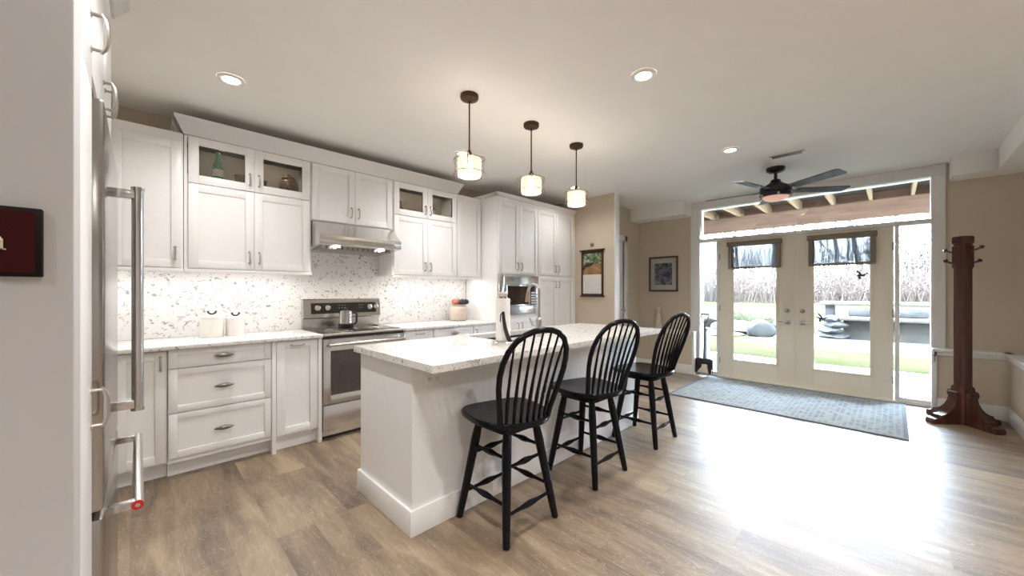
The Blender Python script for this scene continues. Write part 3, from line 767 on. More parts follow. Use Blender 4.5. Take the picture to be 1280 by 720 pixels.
t = MB(); t.tube([(-.002, 1.53, .668), (-.002, 2.25, .668)], .0135, 16)
for hy in (1.545, 2.235): t.box(-.066, -.002, hy - .011, hy + .011, .656, .680, bev=.003)
bh = t.build('bar_handle', M['chrome'], fz)
t = MB(); t.cyl((-.002, 1.53, .668), (-.002, 1.526, .668), .0135, seg=20); md = t.build('medallion', M['red'], bh)
t = MB(); t.cyl((-.002, 1.526, .668), (-.002, 1.5245, .668), .0055, seg=14); t.build('medallion_centre', M['chrome'], bh)
t = MB(); t.box(-.118, -.085, 1.452, 1.50, 1.787, 1.81, bev=.003); t.box(-.118, -.085, 2.30, 2.35, 1.787, 1.81, bev=.003); t.build('hinge_cover', M['blackpl'], o)
t = MB(); t.box(-.75, -.13, 1.47, 2.34, 0, .06); t.build('base_grille', M['blackpl'], o)
t = MB(); t.box(-.115, -.10, 1.46, 2.35, .690, .708); t.build('door_gasket', M['blackpl'], o)
# maroon sign
t = MB(); t.box(-.46, -.121, 1.058, 1.0745, 1.307, 1.427, bev=.002); s = tag(t.build('wall_sign', M['signblack']), 'dark maroon rectangular sign on the pale wall at far left', 'sign')
MB().box(-.452, -.129, 1.0565, 1.0585, 1.314, 1.420).build('sign_face', M['signred'], s)
# serif letter n, right end of the sign
t = MB()
def lb(a, b, c, d): t.box(a, b, 1.0550, 1.0566, c, d)
nx = -.1875; nz = 1.352
lb(nx, nx + .007, nz, nz + .024); lb(nx + .017, nx + .025, nz, nz + .018)
lb(nx - .003, nx + .010, nz, nz + .002); lb(nx + .015, nx + .028, nz, nz + .002); lb(nx - .003, nx + .004, nz + .022, nz + .024)
t.tube([(nx + .006, 1.0558, nz + .017), (nx + .010, 1.0558, nz + .0215), (nx + .016, 1.0558, nz + .0225), (nx + .0205, 1.0558, nz + .020), (nx + .0215, 1.0558, nz + .015)], [.0015, .002, .0026, .003, .0033], 8)
t.build('letter', M['cream'], s)

# ================================================================== ISLAND
IT = .93
o = thing('kitchen_island', 'large white kitchen island with tall plinth and overhanging top', 'island', (2.24, 2.1, 0))
t = MB(); x0, x1, y0, y1 = 1.018, 3.46, 1.775, 2.415
def rect(a, z): return [(x0 + a, y0 + a, z), (x1 - a, y0 + a, z), (x1 - a, y1 - a, z), (x0 + a, y1 - a, z)]
t.loft([rect(0, 0), rect(0, .8925), rect(.03, .8925), rect(.03, .01)])
t.build('body', M['cab'], o)
t = MB()
th = .016
for a in ((x0 - th, x1 + th, y0 - th, y0), (x0 - th, x1 + th, y1, y1 + th), (x0 - th, x0, y0, y1), (x1, x1 + th, y0, y1)):
    t.box(*a, 0, .135, bev=.0015)
t.build('plinth', M['cab'], o)
t = MB()
for a in ((x0 - .004, x0 + .0005, y0, y0 + .05), (x0 - .004, x0 + .0005, y1 - .05, y1)): t.box(*a, .135, .8925)
# island countertop with sink cutout
sx0, sx1, sy0, sy1 = 1.83, 2.58, 2.03, 2.36
t = MB(); X0, X1, Y0, Y1 = .985, 3.48, 1.52, 2.445
outer = []
def rc(cx, cy, a0, r=.02):
    return [(cx + r * math.cos(math.radians(a0 + i * 22.5)), cy + r * math.sin(math.radians(a0 + i * 22.5))) for i in range(5)]
# slab as four boxes around the cutout, bevelled edges kept flush
bm_slab = MB()
v = bm_slab
def quadslab(x0, x1, y0, y1): v.box(x0, x1, y0, y1, .8935, IT)
quadslab(X0, sx0, Y0, Y1); quadslab(sx1, X1, Y0, Y1); quadslab(sx0, sx1, Y0, sy0); quadslab(sx0, sx1, sy1, Y1)
isl_top = tag(v.build('island_countertop', M['quartz']), 'thick speckled white quartz slab on top of the island', 'countertop')
md_ = isl_top.modifiers.new('weld', 'WELD'); md_.merge_threshold = .0005
o = thing('sink', 'stainless steel undermount sink set in the island countertop', 'sink', ((sx0 + sx1) / 2, (sy0 + sy1) / 2, .70))
t = MB(); d = .006
t.box(sx0 - d, sx0, sy0 - d, sy1 + d, .70, .892); t.box(sx1, sx1 + d, sy0 - d, sy1 + d, .70, .892)
t.box(sx0, sx1, sy0 - d, sy0, .70, .892); t.box(sx0, sx1, sy1, sy1 + d, .70, .892); t.box(sx0 - d, sx1 + d, sy0 - d, sy1 + d, .694, .70)
t.build('basin', M['pewter'], o)
MB().box(2.19, 2.21, sy0, sy1, .70, .86, bev=.004).build('divider', M['steel'], o)
for dx in (2.01, 2.39):
    t = MB(); t.lathe((dx, 2.195, .70), [(.045, 0), (.045, .003), (.03, .003), (.028, .001)], 20); t.build('drain', M['chrome'], o)
# faucet
fx, fy = 2.24, 1.962
o = thing('faucet', 'brushed nickel pull-down faucet with arched spout beside the island sink', 'faucet', (fx, fy, IT))
t = MB(); t.lathe((fx, fy, IT), [(.032, 0), (.032, .008), (.026, .012), (.026, .125), (.022, .135), (.014, .145)], 24); t.build('base', M['handle'], o)
t = MB(); pts = [(fx, fy, IT + .13), (fx, fy, IT + .345)]
for i in range(1, 11):
    a = PI * i / 10; pts.append((fx, fy + .058 * (1 - math.cos(a)), IT + .345 + .060 * math.sin(a)))
t.tube(pts, .0115, 14); t.build('spout', M['handle'], o)
t = MB(); t.tube([(fx, fy + .116, IT + .345), (fx, fy + .118, IT + .32), (fx, fy + .122, IT + .265)], [.014, .018, .020], 14); t.build('spray_head', M['bronze2'], o)
t = MB(); t.tube([(fx - .02, fy + .01, IT + .07), (fx - .045, fy + .03, IT + .085), (fx - .055, fy + .05, IT + .14)], [.010, .008, .007], 10); t.build('lever', M['handle'], o)
# paper towel holder
px, py = 1.725, 1.83
o = thing('paper_towel_holder', 'paper towel holder with round base and dark tension arm on the island', 'paper towel holder', (px, py, IT))
t = MB(); t.lathe((px, py, IT), [(.078, 0), (.080, .005), (.080, .017), (.076, .022), (0, .022)], 32); t.build('base', M['steel'], o)
t = MB(); t.lathe((px, py, IT), [(.008, .02), (.008, .315), (.014, .318), (.028, .324), (.034, .334), (.028, .344), (0, .348)], 16); t.build('post', M['crock'], o)
t = MB(); t.lathe((px, py, IT), [(.020, .024), (.046, .024), (.0475, .03), (.0475, .298), (.046, .304), (.020, .304)], 32); t.build('paper_roll', M['paper'], o)
t = MB()
ax, ay = px - .018, py - .072
L = []
for i in range(9):
    u = i / 8; bx = lerp(ax + .018, ax - .045, u ** .8); bz = IT + .02 + .20 * u; w_ = lerp(.018, .010, u)
    by = ay + .012 * math.sin(PI * u)
    L.append([(bx - w_, by, bz), (bx + w_, by, bz), (bx + w_, by + .005, bz), (bx - w_, by + .005, bz)])
t.loft(L); t.tube([(ax - .045, ay + .003, IT + .22), (ax - .06, ay + .01, IT + .20), (ax - .062, ay + .012, IT + .155)], [.005, .004, .003], 8)
t.build('tension_arm', M['shovel0'], o)
# outlets
def outlet(label, x, z, y, horiz=False):
    o = thing('wall_outlet', label, 'outlet', (x, y, z))
    a, b = (.058, .037) if horiz else (.037, .058)
    t = MB(); t.box(x - a, x + a, y - .0075, y, z - b, z + b, bev=.0015); t.build('cover_plate', M['outlet'], o)
    for s in (-1, 1):
        cx, cz = (x + s * .024, z) if horiz else (x, z + s * .024)
        t = MB(); t.box(cx - .016, cx + .016, y - .008, y - .006, cz - .015, cz + .015, bev=.0008); r = t.build('receptacle', M['outlet'], o)
        t = MB()
        for q in (-.006, .006): t.box(cx + q - .0013, cx + q + .0013, y - .009, y - .0079, cz - .002, cz + .008)
        t.cyl((cx, y - .009, cz - .008), (cx, y - .0079, cz - .008), .0024, seg=8)
        t.build('slots', M['slot'], r)
outlet('white double outlet on the island side under the countertop', 1.145, .805, 1.7745, True)
outlet('white outlet on the backsplash left of the stoneware crock', 2.56, 1.19, YK - .0125)

# ================================================================== STOOLS
def stool(label, x, y, swivel):
    o = thing('bar_stool', label, 'bar stool', (0, 0, 0), 'black spindle-back stools along the island')
    for sx in (-1, 1):
        for sy in (-1, 1):
            pts = []; rs = []
            for u, r in ((0, .019), (.06, .0215), (.18, .0255), (.5, .0235), (.85, .0205), (.99, .0185), (1, .016)):
                pts.append((sx * lerp(.112, .192, u), sy * lerp(.112, .192, u), .548 * (1 - u))); rs.append(r)
            t = MB(); t.tube(pts, rs, 16); t.build('leg', M['black'], o, local=True)
    def at(z): return lerp(.112, .192, 1 - z / .548)
    for (zs, axis) in (((.41, .19), 'y'), ((.365, .145), 'x')):
        for z in zs:
            for s in (-1, 1):
                a = at(z); pts = []; rs = []
                for u, r in ((0, .0085), (.15, .009), (.30, .010), (.42, .0155), (.5, .0175), (.58, .0155), (.70, .010), (.85, .009), (1, .0085)):
                    q = lerp(-a, a, u); pts.append((s * a, q, z) if axis == 'y' else (q, s * a, z)); rs.append(r)
                t = MB(); t.tube(pts, rs, 10); t.build('stretcher', M['black'], o, local=True)
    t = MB()
    def sqr(h, z):
        c = .045
        return [(h, -h + c, z), (h, h - c, z), (h - c * .3, h - c * .3, z), (h - c, h, z), (-h + c, h, z), (-h + c * .3, h - c * .3, z), (-h, h - c, z), (-h, -h + c, z), (-h + c * .3, -h + c * .3, z), (-h + c, -h, z), (h - c, -h, z), (h - c * .3, -h + c * .3, z)]
    t.loft([sqr(.140, .530), sqr(.147, .534), sqr(.147, .556), sqr(.140, .560)]); t.build('swivel_base', M['black'], o, local=True)
    t = MB(); t.box(-.08, .08, -.08, .08, .560, .574); t.build('swivel_plate', M['handle'], o, local=True)
    # seat in a frame where +Y is the front
    R = Matrix.Identity(4)
    def outline(k, dz):
        L = []
        for i in range(56):
            a = 2 * PI * i / 56; c, s = math.cos(a), math.sin(a)
            if s >= 0: n, A, B = 4.6, .228, .222
            else: n, A, B = 2.15, .228, .240
            den = (abs(c) ** n + abs(s) ** n) ** (1 / n)
            L.append(((c / den * A) * k, (s / den * B) * k - .005, dz))
        return L
    t = MB(R); t.loft([outline(.93, .574), outline(.985, .578), outline(1, .590), outline(.992, .602), outline(.96, .609), outline(.80, .607), outline(.5, .603), outline(.15, .602)])
    seat = t.build('seat', M['black'], o, local=True)
    hp = [(.150, -.01), (.160, .06), (.176, .13), (.190, .20), (.197, .265), (.194, .33), (.177, .39), (.145, .44), (.100, .472), (.052, .488), (0, .493)]
    def P(x, h): return (x, -.178 - .022 * (1 - min(1, (x / .15) ** 2)) * (1 - min(1, h / .3)) - .24 * h - .22 * h * h, .600 + h)
    path = [P(-x, h) for x, h in hp] + [P(x, h) for x, h in reversed(hp[:-1])]
    t = MB(R); t.tube(path, .0150, 14); t.build('bow_back', M['black'], seat, local=True)
    for i in range(7):
        k = (i - 3) / 3; bx = .118 * k; tx = .152 * k
        for hh in range(len(hp) - 1):
            if hp[hh][0] >= abs(tx) >= hp[hh + 1][0] and hp[hh][1] > .2:
                u = (hp[hh][0] - abs(tx)) / max(1e-6, hp[hh][0] - hp[hh + 1][0]); th_ = lerp(hp[hh][1], hp[hh + 1][1], u)
        A = Vector((bx, -.178 - .022 * (1 - (bx / .15) ** 2), .600)); B = Vector(P(tx, th_))
        pts = []; rs = []
        for u, r in ((0, .0075), (.1, .0082), (.28, .0105), (.42, .0085), (.7, .0066), (1, .0055)): pts.append(A.lerp(B, u) + Vector((0, .05 * u * (1 - u), 0))); rs.append(r)
        t = MB(R); t.tube(pts, rs, 8); t.build('spindle', M['black'], seat, local=True)
    seat.rotation_euler.z = swivel
    o.location = (x, y, 0)
    return o
def az(deg): return math.radians(deg + 90)    # back azimuth -> swivel so that local -Y points there
s1 = stool('black spindle-back bar stool nearest the camera, before the island corner', 1.49, 1.545, az(-103))
for lab, x, dz in (('black spindle-back bar stool in the middle of the three along the island', 2.285, -105),
                   ('black spindle-back bar stool farthest away, at the end of the island', 3.165, -99)):
    c = copy_tree(s1); c.location = (x, 1.545, 0); c['label'] = lab
    for ch in c.children:
        if ch.name.startswith('seat'): ch.rotation_euler.z = az(dz)

# ================================================================== COUNTER ITEMS
def canister(label, x, y, r, h):
    o = thing('canister', label, 'canister', (x, y, CT), 'white ceramic canisters on the counter')
    t = MB(); t.lathe((x, y, CT), [(r * .95, 0), (r, .006), (r, h * .80), (r * 1.02, h * .81), (r * 1.02, h * .84), (r, h * .85)], 32); t.build('jar', M['ceramic'], o)
    t = MB(); t.lathe((x, y, CT), [(r * 1.03, h * .852), (r * 1.04, h * .91), (r * .98, h * .945), (r * .5, h), (0, h)], 32); l = t.build('lid', M['ceramic'], o)
    t = MB()
    for s in (-1, 1):
        t.tube([(x, y, CT + h), (x + s * .010, y, CT + h + .008), (x + s * .022, y, CT + h + .016), (x + s * .028, y, CT + h + .026), (x + s * .018, y, CT + h + .028)], .0062, 8)
    t.lathe((x, y, CT + h - .002), [(.009, 0), (.009, .010), (0, .014)], 12)
    t.build('lid_handle', M['shovel0'], l)
canister('larger white ceramic canister with dark scroll handle, left one on the counter', .420, 3.86, .078, .178)
canister('smaller white ceramic canister with dark scroll handle, next to the range side', .575, 3.86, .066, .160)
x, y = 2.87, 3.86
o = thing('utensil_crock', 'beige stoneware crock of utensils in the counter corner', 'crock', (x, y, CT))
t = MB(); t.lathe((x, y, CT), [(.088, 0), (.104, .008), (.110, .04), (.112, .145), (.100, .170), (.082, .182), (.096, .192), (.096, .20), (.086, .20), (.084, .185), (.09, .17), (.09, .02), (0, .015)], 32); t.build('pot', M['crock'], o)
for i, (dx, dy, hh, m) in enumerate(((-.05, -.02, .055, 'terracotta'), (.0, -.045, .06, 'blackpl'), (.045, .0, .065, 'blackpl'), (.02, .04, .06, 'pewter'), (-.02, .03, .07, 'terracotta'), (.055, -.035, .05, 'blackpl'))):
    t = MB(); t.tube([(x + dx * .4, y + dy * .4, CT + .02), (x + dx, y + dy, CT + .19), (x + dx * 1.25, y + dy * 1.25, CT + .19 + hh * .4)], [.006, .006, .008], 8)
    t.lathe((x + dx * 1.3, y + dy * 1.3, CT + .185 + hh * .2), [(0, 0), (.036, .012), (.048, .036), (.038, .062), (0, .074)], 14); t.build('utensil', M[m], o)
# things behind the glass doors
def bottle(x, y, z):
    t = MB(); t.lathe((x, y, z), [(.032, 0), (.036, .01), (.036, .09), (.030, .12), (.014, .16), (.012, .21), (.015, .215), (.015, .225), (0, .225)], 24)
    o = t.build('bottle', M['bottle']); tag(o, 'green glass bottle behind the leftmost glass cabinet door', 'bottle')
    t = MB(); t.lathe((x, y, z), [(.037, .03), (.0372, .032), (.0372, .085), (.037, .087)], 24, cap=False); t.build('label_band', M['ceramic'], o)
ZS = 2.1635
bottle(.45, 3.80, ZS)
def bowl(x, y, r, h, m, label, cat='bowl'):
    t = MB(); t.lathe((x, y, ZS), [(r * .5, 0), (r * .55, .004), (r * .85, h * .4), (r, h), (r * .94, h), (r * .78, h * .42), (r * .4, .012), (0, .01)], 24)
    return tag(t.build('bowl', M[m]), label, cat)
bowl(.60, 3.79, .045, .07, 'jar', 'small dark patterned bowl behind the leftmost glass cabinet door')
bowl(.755, 3.79, .03, .06, 'jar', 'tiny dark cup behind the second glass door from the left')
t = MB(); t.lathe((.955, 3.80, ZS), [(.055, 0), (.072, .02), (.078, .05), (.072, .085), (.052, .105), (.054, .112), (.058, .118), (.04, .135), (.012, .142), (.014, .155), (0, .16)], 28)
tag(t.build('ginger_jar', M['jar']), 'round mottled jar with lid behind the second glass cabinet door', 'jar')
t = MB(); t.lathe((2.02, 3.80, ZS), [(.035, 0), (.045, .03), (.03, .07), (.022, .09), (.028, .10), (0, .105)], 20)
tag(t.build('small_vase', M['jar']), 'small brown vase behind the glass door right of the hood', 'vase')
o = thing('trailing_plant', 'potted dried plant behind the rightmost glass cabinet door', 'plant', (2.44, 3.81, ZS))
t = MB(); t.lathe((2.44, 3.81, ZS), [(.035, 0), (.045, .05), (.045, .055), (.038, .055), (0, .05)], 20); t.build('pot', M['crock'], o)
t = MB()
for i in range(26):
    a = random.uniform(0, 2 * PI); r = random.uniform(.02, .085); h = random.uniform(.07, .17)
    t.tube([(2.44, 3.81, ZS + .05), (2.44 + r * .6 * math.cos(a), 3.81 + r * .4 * math.sin(a), ZS + h), (2.44 + r * math.cos(a), 3.81 + r * .6 * math.sin(a), ZS + h * .9)], [.002, .003, .007], 5)
t.build('foliage', M['jar'], o)

# ================================================================== WALL ITEMS
# calendar frame on the partition (faces -X)
o = thing('calendar_frame', 'dark wooden calendar frame on the tan partition wall', 'calendar', (4.74, 3.11, 1.21))
def fr(mb, X, y0, y1, z0, z1, w, th):
    mb.box(X - th, X, y0, y0 + w, z0, z1, bev=.002); mb.box(X - th, X, y1 - w, y1, z0, z1, bev=.002)
    mb.box(X - th, X, y0, y1, z0, z0 + w, bev=.002); mb.box(X - th, X, y0, y1, z1 - w, z1, bev=.002)
XW = 4.7395
t = MB(); fr(t, XW, 2.925, 3.295, 1.215, 1.875, .026, .022); t.box(XW - .035, XW, 2.900, 3.320, 1.872, 1.892, bev=.003); t.box(XW - .030, XW, 2.905, 3.315, 1.200, 1.217, bev=.003)
t.build('frame', M['framewood'], o)
MB().box(XW - .010, XW - .001, 2.945, 3.275, 1.235, 1.855).build('backing_board', M['framewood'], o)
def photo_mat(name, stops, scale=8):
    m, n, l, p = new_mat(name)
    tc = n.new('ShaderNodeTexCoord'); t = n.new('ShaderNodeTexNoise'); t.inputs['Scale'].default_value = scale; t.inputs['Detail'].default_value = 5; t.inputs['Distortion'].default_value = 1.5
    l.new(tc.outputs['Object'], t.inputs[0]); r = n.new('ShaderNodeValToRGB')
    r.color_ramp.elements[0].position = stops[0][0]; r.color_ramp.elements[0].color = (*stops[0][1], 1)
    r.color_ramp.elements[1].position = stops[-1][0]; r.color_ramp.elements[1].color = (*stops[-1][1], 1)
    for q, c in stops[1:-1]:
        e = r.color_ramp.elements.new(q); e.color = (*c, 1)
    l.new(t.outputs[0], r.inputs[0]); l.new(r.outputs[0], p.inputs['Base Color']); p.inputs['Roughness'].default_value = .35
    return m
M['foliage_print'] = photo_mat('foliage_print', [(.38, (.03, .05, .02)), (.5, (.12, .19, .07)), (.62, (.45, .48, .38))], 22)
M['timber_print'] = photo_mat('orange_timber_print', [(.35, (.20, .10, .04)), (.55, (.38, .21, .09)), (.7, (.50, .36, .21))], 5)
M['calpaper'] = simple('calendar_paper', (.74, .73, .72), .6)
M['cat'] = simple('dark_print', (.03, .03, .03), .4)
X_ = XW - .012
MB().box(X_, XW - .010, 2.95, 3.27, 1.665, 1.835).build('calendar_picture', M['foliage_print'], o)
t = MB(); t.box(X_ - .0008, XW - .0115, 2.95, 3.27, 1.525, 1.685); t.build('calendar_picture', M['timber_print'], o)
t = MB(); t.prism([(3.26, 1.655), (3.27, 1.60), (3.25, 1.60), (3.22, 1.635), (3.14, 1.645), (3.10, 1.672), (3.075, 1.700), (3.085, 1.715), (3.12, 1.695), (3.20, 1.690)], X_ - .0018, X_ - .0006, 'x'); t.build('calendar_picture', M['cat'], o)
cpg = MB().box(X_ - .001, XW - .0105, 2.95, 3.27, 1.245, 1.525).build('calendar_page', M['calpaper'], o)
t = MB()
for i in range(6): t.box(X_ - .0016, X_ - .0008, 2.96, 3.26, 1.262 + i * .042, 1.2635 + i * .042)
for i in range(8): t.box(X_ - .0016, X_ - .0008, 2.96 + i * .0425, 2.9615 + i * .0425, 1.262, 1.472)
t.build('calendar_grid', M['crock'], cpg)
t = MB(); t.cyl((4.7395, 3.12, 1.965), (4.725, 3.12, 1.965), .030, .028, 20)
k = t.build('wall_hook', M['pewter']); tag(k, 'small round dark ornament on the wall just above the calendar', 'wall ornament')
t = MB(); t.tube([(4.722, 3.12 + .018 * math.cos(a), 1.965 + .018 * math.sin(a)) for a in [2 * PI * i / 16 for i in range(16)]], .004, 6, closed=True); t.build('ring', M['handle'], k)
# framed picture on door wall
XW = 6.1995
o = thing('framed_picture', 'framed landscape print with white mat on the tan wall', 'picture', (XW, 2.69, 1.27))
t = MB(); fr(t, XW, 2.450, 2.932, 1.275, 1.855, .028, .024); t.build('frame', M['framered'], o)
MB().box(XW - .010, XW - .001, 2.47, 2.91, 1.295, 1.835).build('mat_board', M['calpaper'], o)
M['landscape'] = photo_mat('landscape_print', [(.34, (.04, .03, .05)), (.45, (.12, .11, .18)), (.55, (.28, .32, .45)), (.68, (.55, .45, .28))], 9)
MB().box(XW - .012, XW - .0095, 2.545, 2.835, 1.385, 1.745).build('print', M['landscape'], o)
MB().box(XW - .015, XW - .0135, 2.475, 2.905, 1.30, 1.83).build('glazing', M['glass'], o)
# statue on ledge
t = MB(); t.lathe((6.12, 2.74, .665), [(.070, 0), (.072, .015), (.062, .04), (.055, .10), (.050, .17), (.038, .22), (.030, .25), (.040, .275), (.048, .30), (.044, .325), (.050, .335), (.050, .35), (.03, .352), (0, .35)], 24)
tag(t.build('candle_holder', M['plaster']), 'tall pale turned candle holder on the ledge under the picture', 'candle holder')
# hook catch on the right ledge trim
t = MB(); t.cyl((6.045, -.305, .60), (6.0, -.305, .60), .006, seg=10); t.lathe((5.995, -.305, .60), [(0, -.012), (.011, -.006), (.011, .006), (0, .012)], 12)
t.tube([(6.04, -.305, .60), (6.02, -.305, .56), (6.03, -.305, .53)], .004, 6)
tag(t.build('door_holdback', M['pewter']), 'small dark metal catch on the trim right of the doors', 'hook')
# shovel
o = thing('shovel', 'small black hearth shovel with a cream cutout, leaning by the left sidelight', 'shovel', (6.12, 2.03, .03))
def S(y, z): return (lerp(6.085, 6.165, z / .93), y, z)
t = MB(); L = []
bl = [(1.935, .26), (1.90, .245), (1.925, .035), (2.145, .035), (2.165, .06), (2.155, .245), (2.12, .262)]
M['shovel'] = simple('black_iron', (.025, .023, .022), .5, .5)
t.loft([[(S(a, b)[0], a, b) for a, b in bl], [(S(a, b)[0] - .003, a, b) for a, b in bl]])
t.box(6.10, 6.112, 1.905, 1.915, .05, .24); t.build('blade', M['shovel'], o)
sil = [(1.955, .045), (2.12, .045), (2.105, .075), (2.085, .10), (2.065, .125), (2.055, .15), (2.06, .175), (2.04, .172), (2.0, .178), (1.975, .165), (1.98, .14), (1.97, .10), (1.965, .07)]
t = MB(); t.loft([[(S(a, b)[0] - .0035, a, b) for a, b in sil], [(S(a, b)[0] - .0055, a, b) for a, b in sil]]); t.build('silhouette', M['moose'], o)
t = MB(); t.tube([S(2.03, .24), S(2.03, .30), S(2.03, .50)], [.016, .013, .012], 12); t.build('socket', M['shovel'], o)
t = MB(); t.tube([S(2.03, .48), S(2.03, .76)], [.0135, .0125], 12); t.build('shaft', M['framewood'], o)
t = MB(); t.tube([S(2.03, .74), S(2.03, .78), S(2.065, .84), S(2.082, .90), S(2.080, .925)], .007, 8); t.tube([S(2.03, .78), S(1.995, .84), S(1.978, .90), S(1.980, .925)], .007, 8); t.tube([S(1.975, .928), S(2.085, .928)], .012, 10)
t.build('grip', M['shovel'], o)
# dragonfly-like ornaments on the right door glass (inner face of pane at x=6.224)
def bug(label, y, z, rot, s=1.0):
    o = thing('bird_decal', label, 'window ornament', (6.221, y, z), 'dark bird ornaments on the right door glass')
    def W(pts):
        return [(y + s * (a * math.cos(rot) - b * math.sin(rot)), z + s * (a * math.sin(rot) + b * math.cos(rot))) for a, b in pts]
    t = MB(); t.prism(W([(-.055, -.004), (-.02, -.016), (.02, -.014), (.05, .0), (.075, .004), (.05, .010), (.02, .012), (-.02, .008), (-.045, .006)]), 6.2195, 6.2235, 'x'); t.build('body', M['cat'], o)
    for p in ([(.0, .0), (.03, .035), (.055, .07), (.03, .062), (.0, .035), (-.015, .008)], [(-.01, .0), (-.06, .03), (-.09, .028), (-.06, .012), (-.03, -.01)], [(.005, -.005), (-.01, -.045), (.012, -.055), (.022, -.03), (.02, -.005)]):
        t = MB(); t.prism(W(p), 6.2190, 6.2215, 'x'); t.build('wing', M['cat'], o)
bug('dark flying bird ornament high on the right door glass', .285, 1.475, .0, .9)
bug('dark flying bird ornament low on the right door glass, near the lever', .655, .935, .15, .9)

# ================================================================== RUG, COAT RACK
t = MB(); t.box(4.69, 6.13, -.088, 1.97, .001, .010, bev=.002); r = tag(t.build('area_rug', M['rug']), 'blue-grey patterned runner rug in front of the glass doors', 'rug')
t = MB()
for a in ((4.685, 4.715, -.093, 1.975), (6.105, 6.135, -.093, 1.975), (4.715, 6.105, -.093, -.063), (4.715, 6.105, 1.945, 1.975)): t.box(*a, .001, .012, bev=.002)
t.build('binding', M['rugedge'], r)
cx, cy = 5.68, -.47
o = thing('coat_rack', 'dark wooden post coat rack with scrolled feet by the right wall', 'coat rack', (cx, cy, 0))
TR = RZ((cx, cy, 0), math.radians(42))
t = MB(TR)
def sq(h, z, ch=.0):
    c = min(h * .3, .012 + ch)
    return [(h, -h + c, z), (h, h - c, z), (h - c, h, z), (-h + c, h, z), (-h, h - c, z), (-h, -h + c, z), (-h + c, -h, z), (h - c, -h, z)]
t.loft([sq(.060, .0), sq(.060, .35), sq(.048, .37), sq(.048, 1.50), sq(.055, 1.515), sq(.055, 1.715), sq(.048, 1.722), sq(.048, 1.738), sq(.056, 1.745), sq(.056, 1.800), sq(.050, 1.812)])
t.build('post', M['darkwood'], o)
foot = [(.05, .0), (.30, .0), (.305, .025), (.295, .05), (.255, .055), (.235, .075), (.235, .085), (.205, .092), (.165, .115), (.13, .155), (.105, .20), (.09, .25), (.095, .265), (.105, .285), (.10, .305), (.085, .315), (.07, .30), (.05, .30)]
for k in range(4):
    T = RZ((cx, cy, 0), math.radians(42 + 90 * k)); t = MB(T)
    t.prism(foot, -.040, .040, 'y'); f = t.build('foot', M['darkwood'], o)
def peg(ang, z, L=.10):
    T = RZ((cx, cy, 0), math.radians(ang)); t = MB(T)
    t.tube([(.055, 0, z), (.055 + L * .5, 0, z + .010), (.055 + L * .9, 0, z + .022), (.055 + L, 0, z + .03)], [.009, .008, .009, .010], 10)
    t.tube([(.055 + L * .93, 0, z + .022), (.055 + L, 0, z + .030), (.055 + L + .018, 0, z + .036)], [.012, .019, .006], 12)
    t.build('peg', M['darkwood'], o)
for a, z in ((132, 1.545), (42, 1.66), (222, 1.665), (312, 1.55)): peg(a, z)

# ================================================================== CEILING ITEMS
def pot(label, x, y, k=1.0):
    o = thing('recessed_light', label, 'ceiling light', (x, y, CEIL - .012), 'round recessed ceiling lights')
    t = MB(); t.lathe((x, y, CEIL - .012), [(.048, .004), (.060, 0), (.074, .004), (.078, .0115)], 32, cap=False); t.build('trim_ring', M['trim'], o)
    t = MB(); t.lathe((x, y, CEIL - .012), [(0, .005), (.049, .0045), (.05, .006)], 32); t.build('diffuser', M['lamp'], o)
    light('downlight', 'SPOT', (x, y, CEIL - .02), DOWN_W * k, WARM, o, spot_size=2.6, spot_blend=1.0, shadow_soft_size=.05)
for lab, x, y, k in (('recessed ceiling light at upper left, over the left counter', .428, 3.03, .75), ('recessed ceiling light in the top middle, right of the pendants', 2.289, 1.122, 1),
                  ('recessed ceiling light between the pendants and the fan', 4.10, 1.120, 1.15), ('recessed ceiling light just left of the nearest pendant shade', 2.30, 3.03, .75),
                  ('recessed ceiling light just left of the farthest pendant shade', 4.12, 2.98, .28),
                  ('recessed ceiling light above the camera', .43, 1.12, 1), ('added unseen ceiling light behind the camera, right side', .43, -1.3, 2.2),
                  ('added unseen ceiling light behind the camera, middle', -1.5, -.4, 1.6), ('added unseen ceiling light beyond the right side', 2.29, -1.3, 2.4), ('added unseen ceiling light in the far corner of the room', 1.2, -2.7, 2.0)):  # those behind the camera and off to the right are added as fill
    pot(lab, x, y, k)
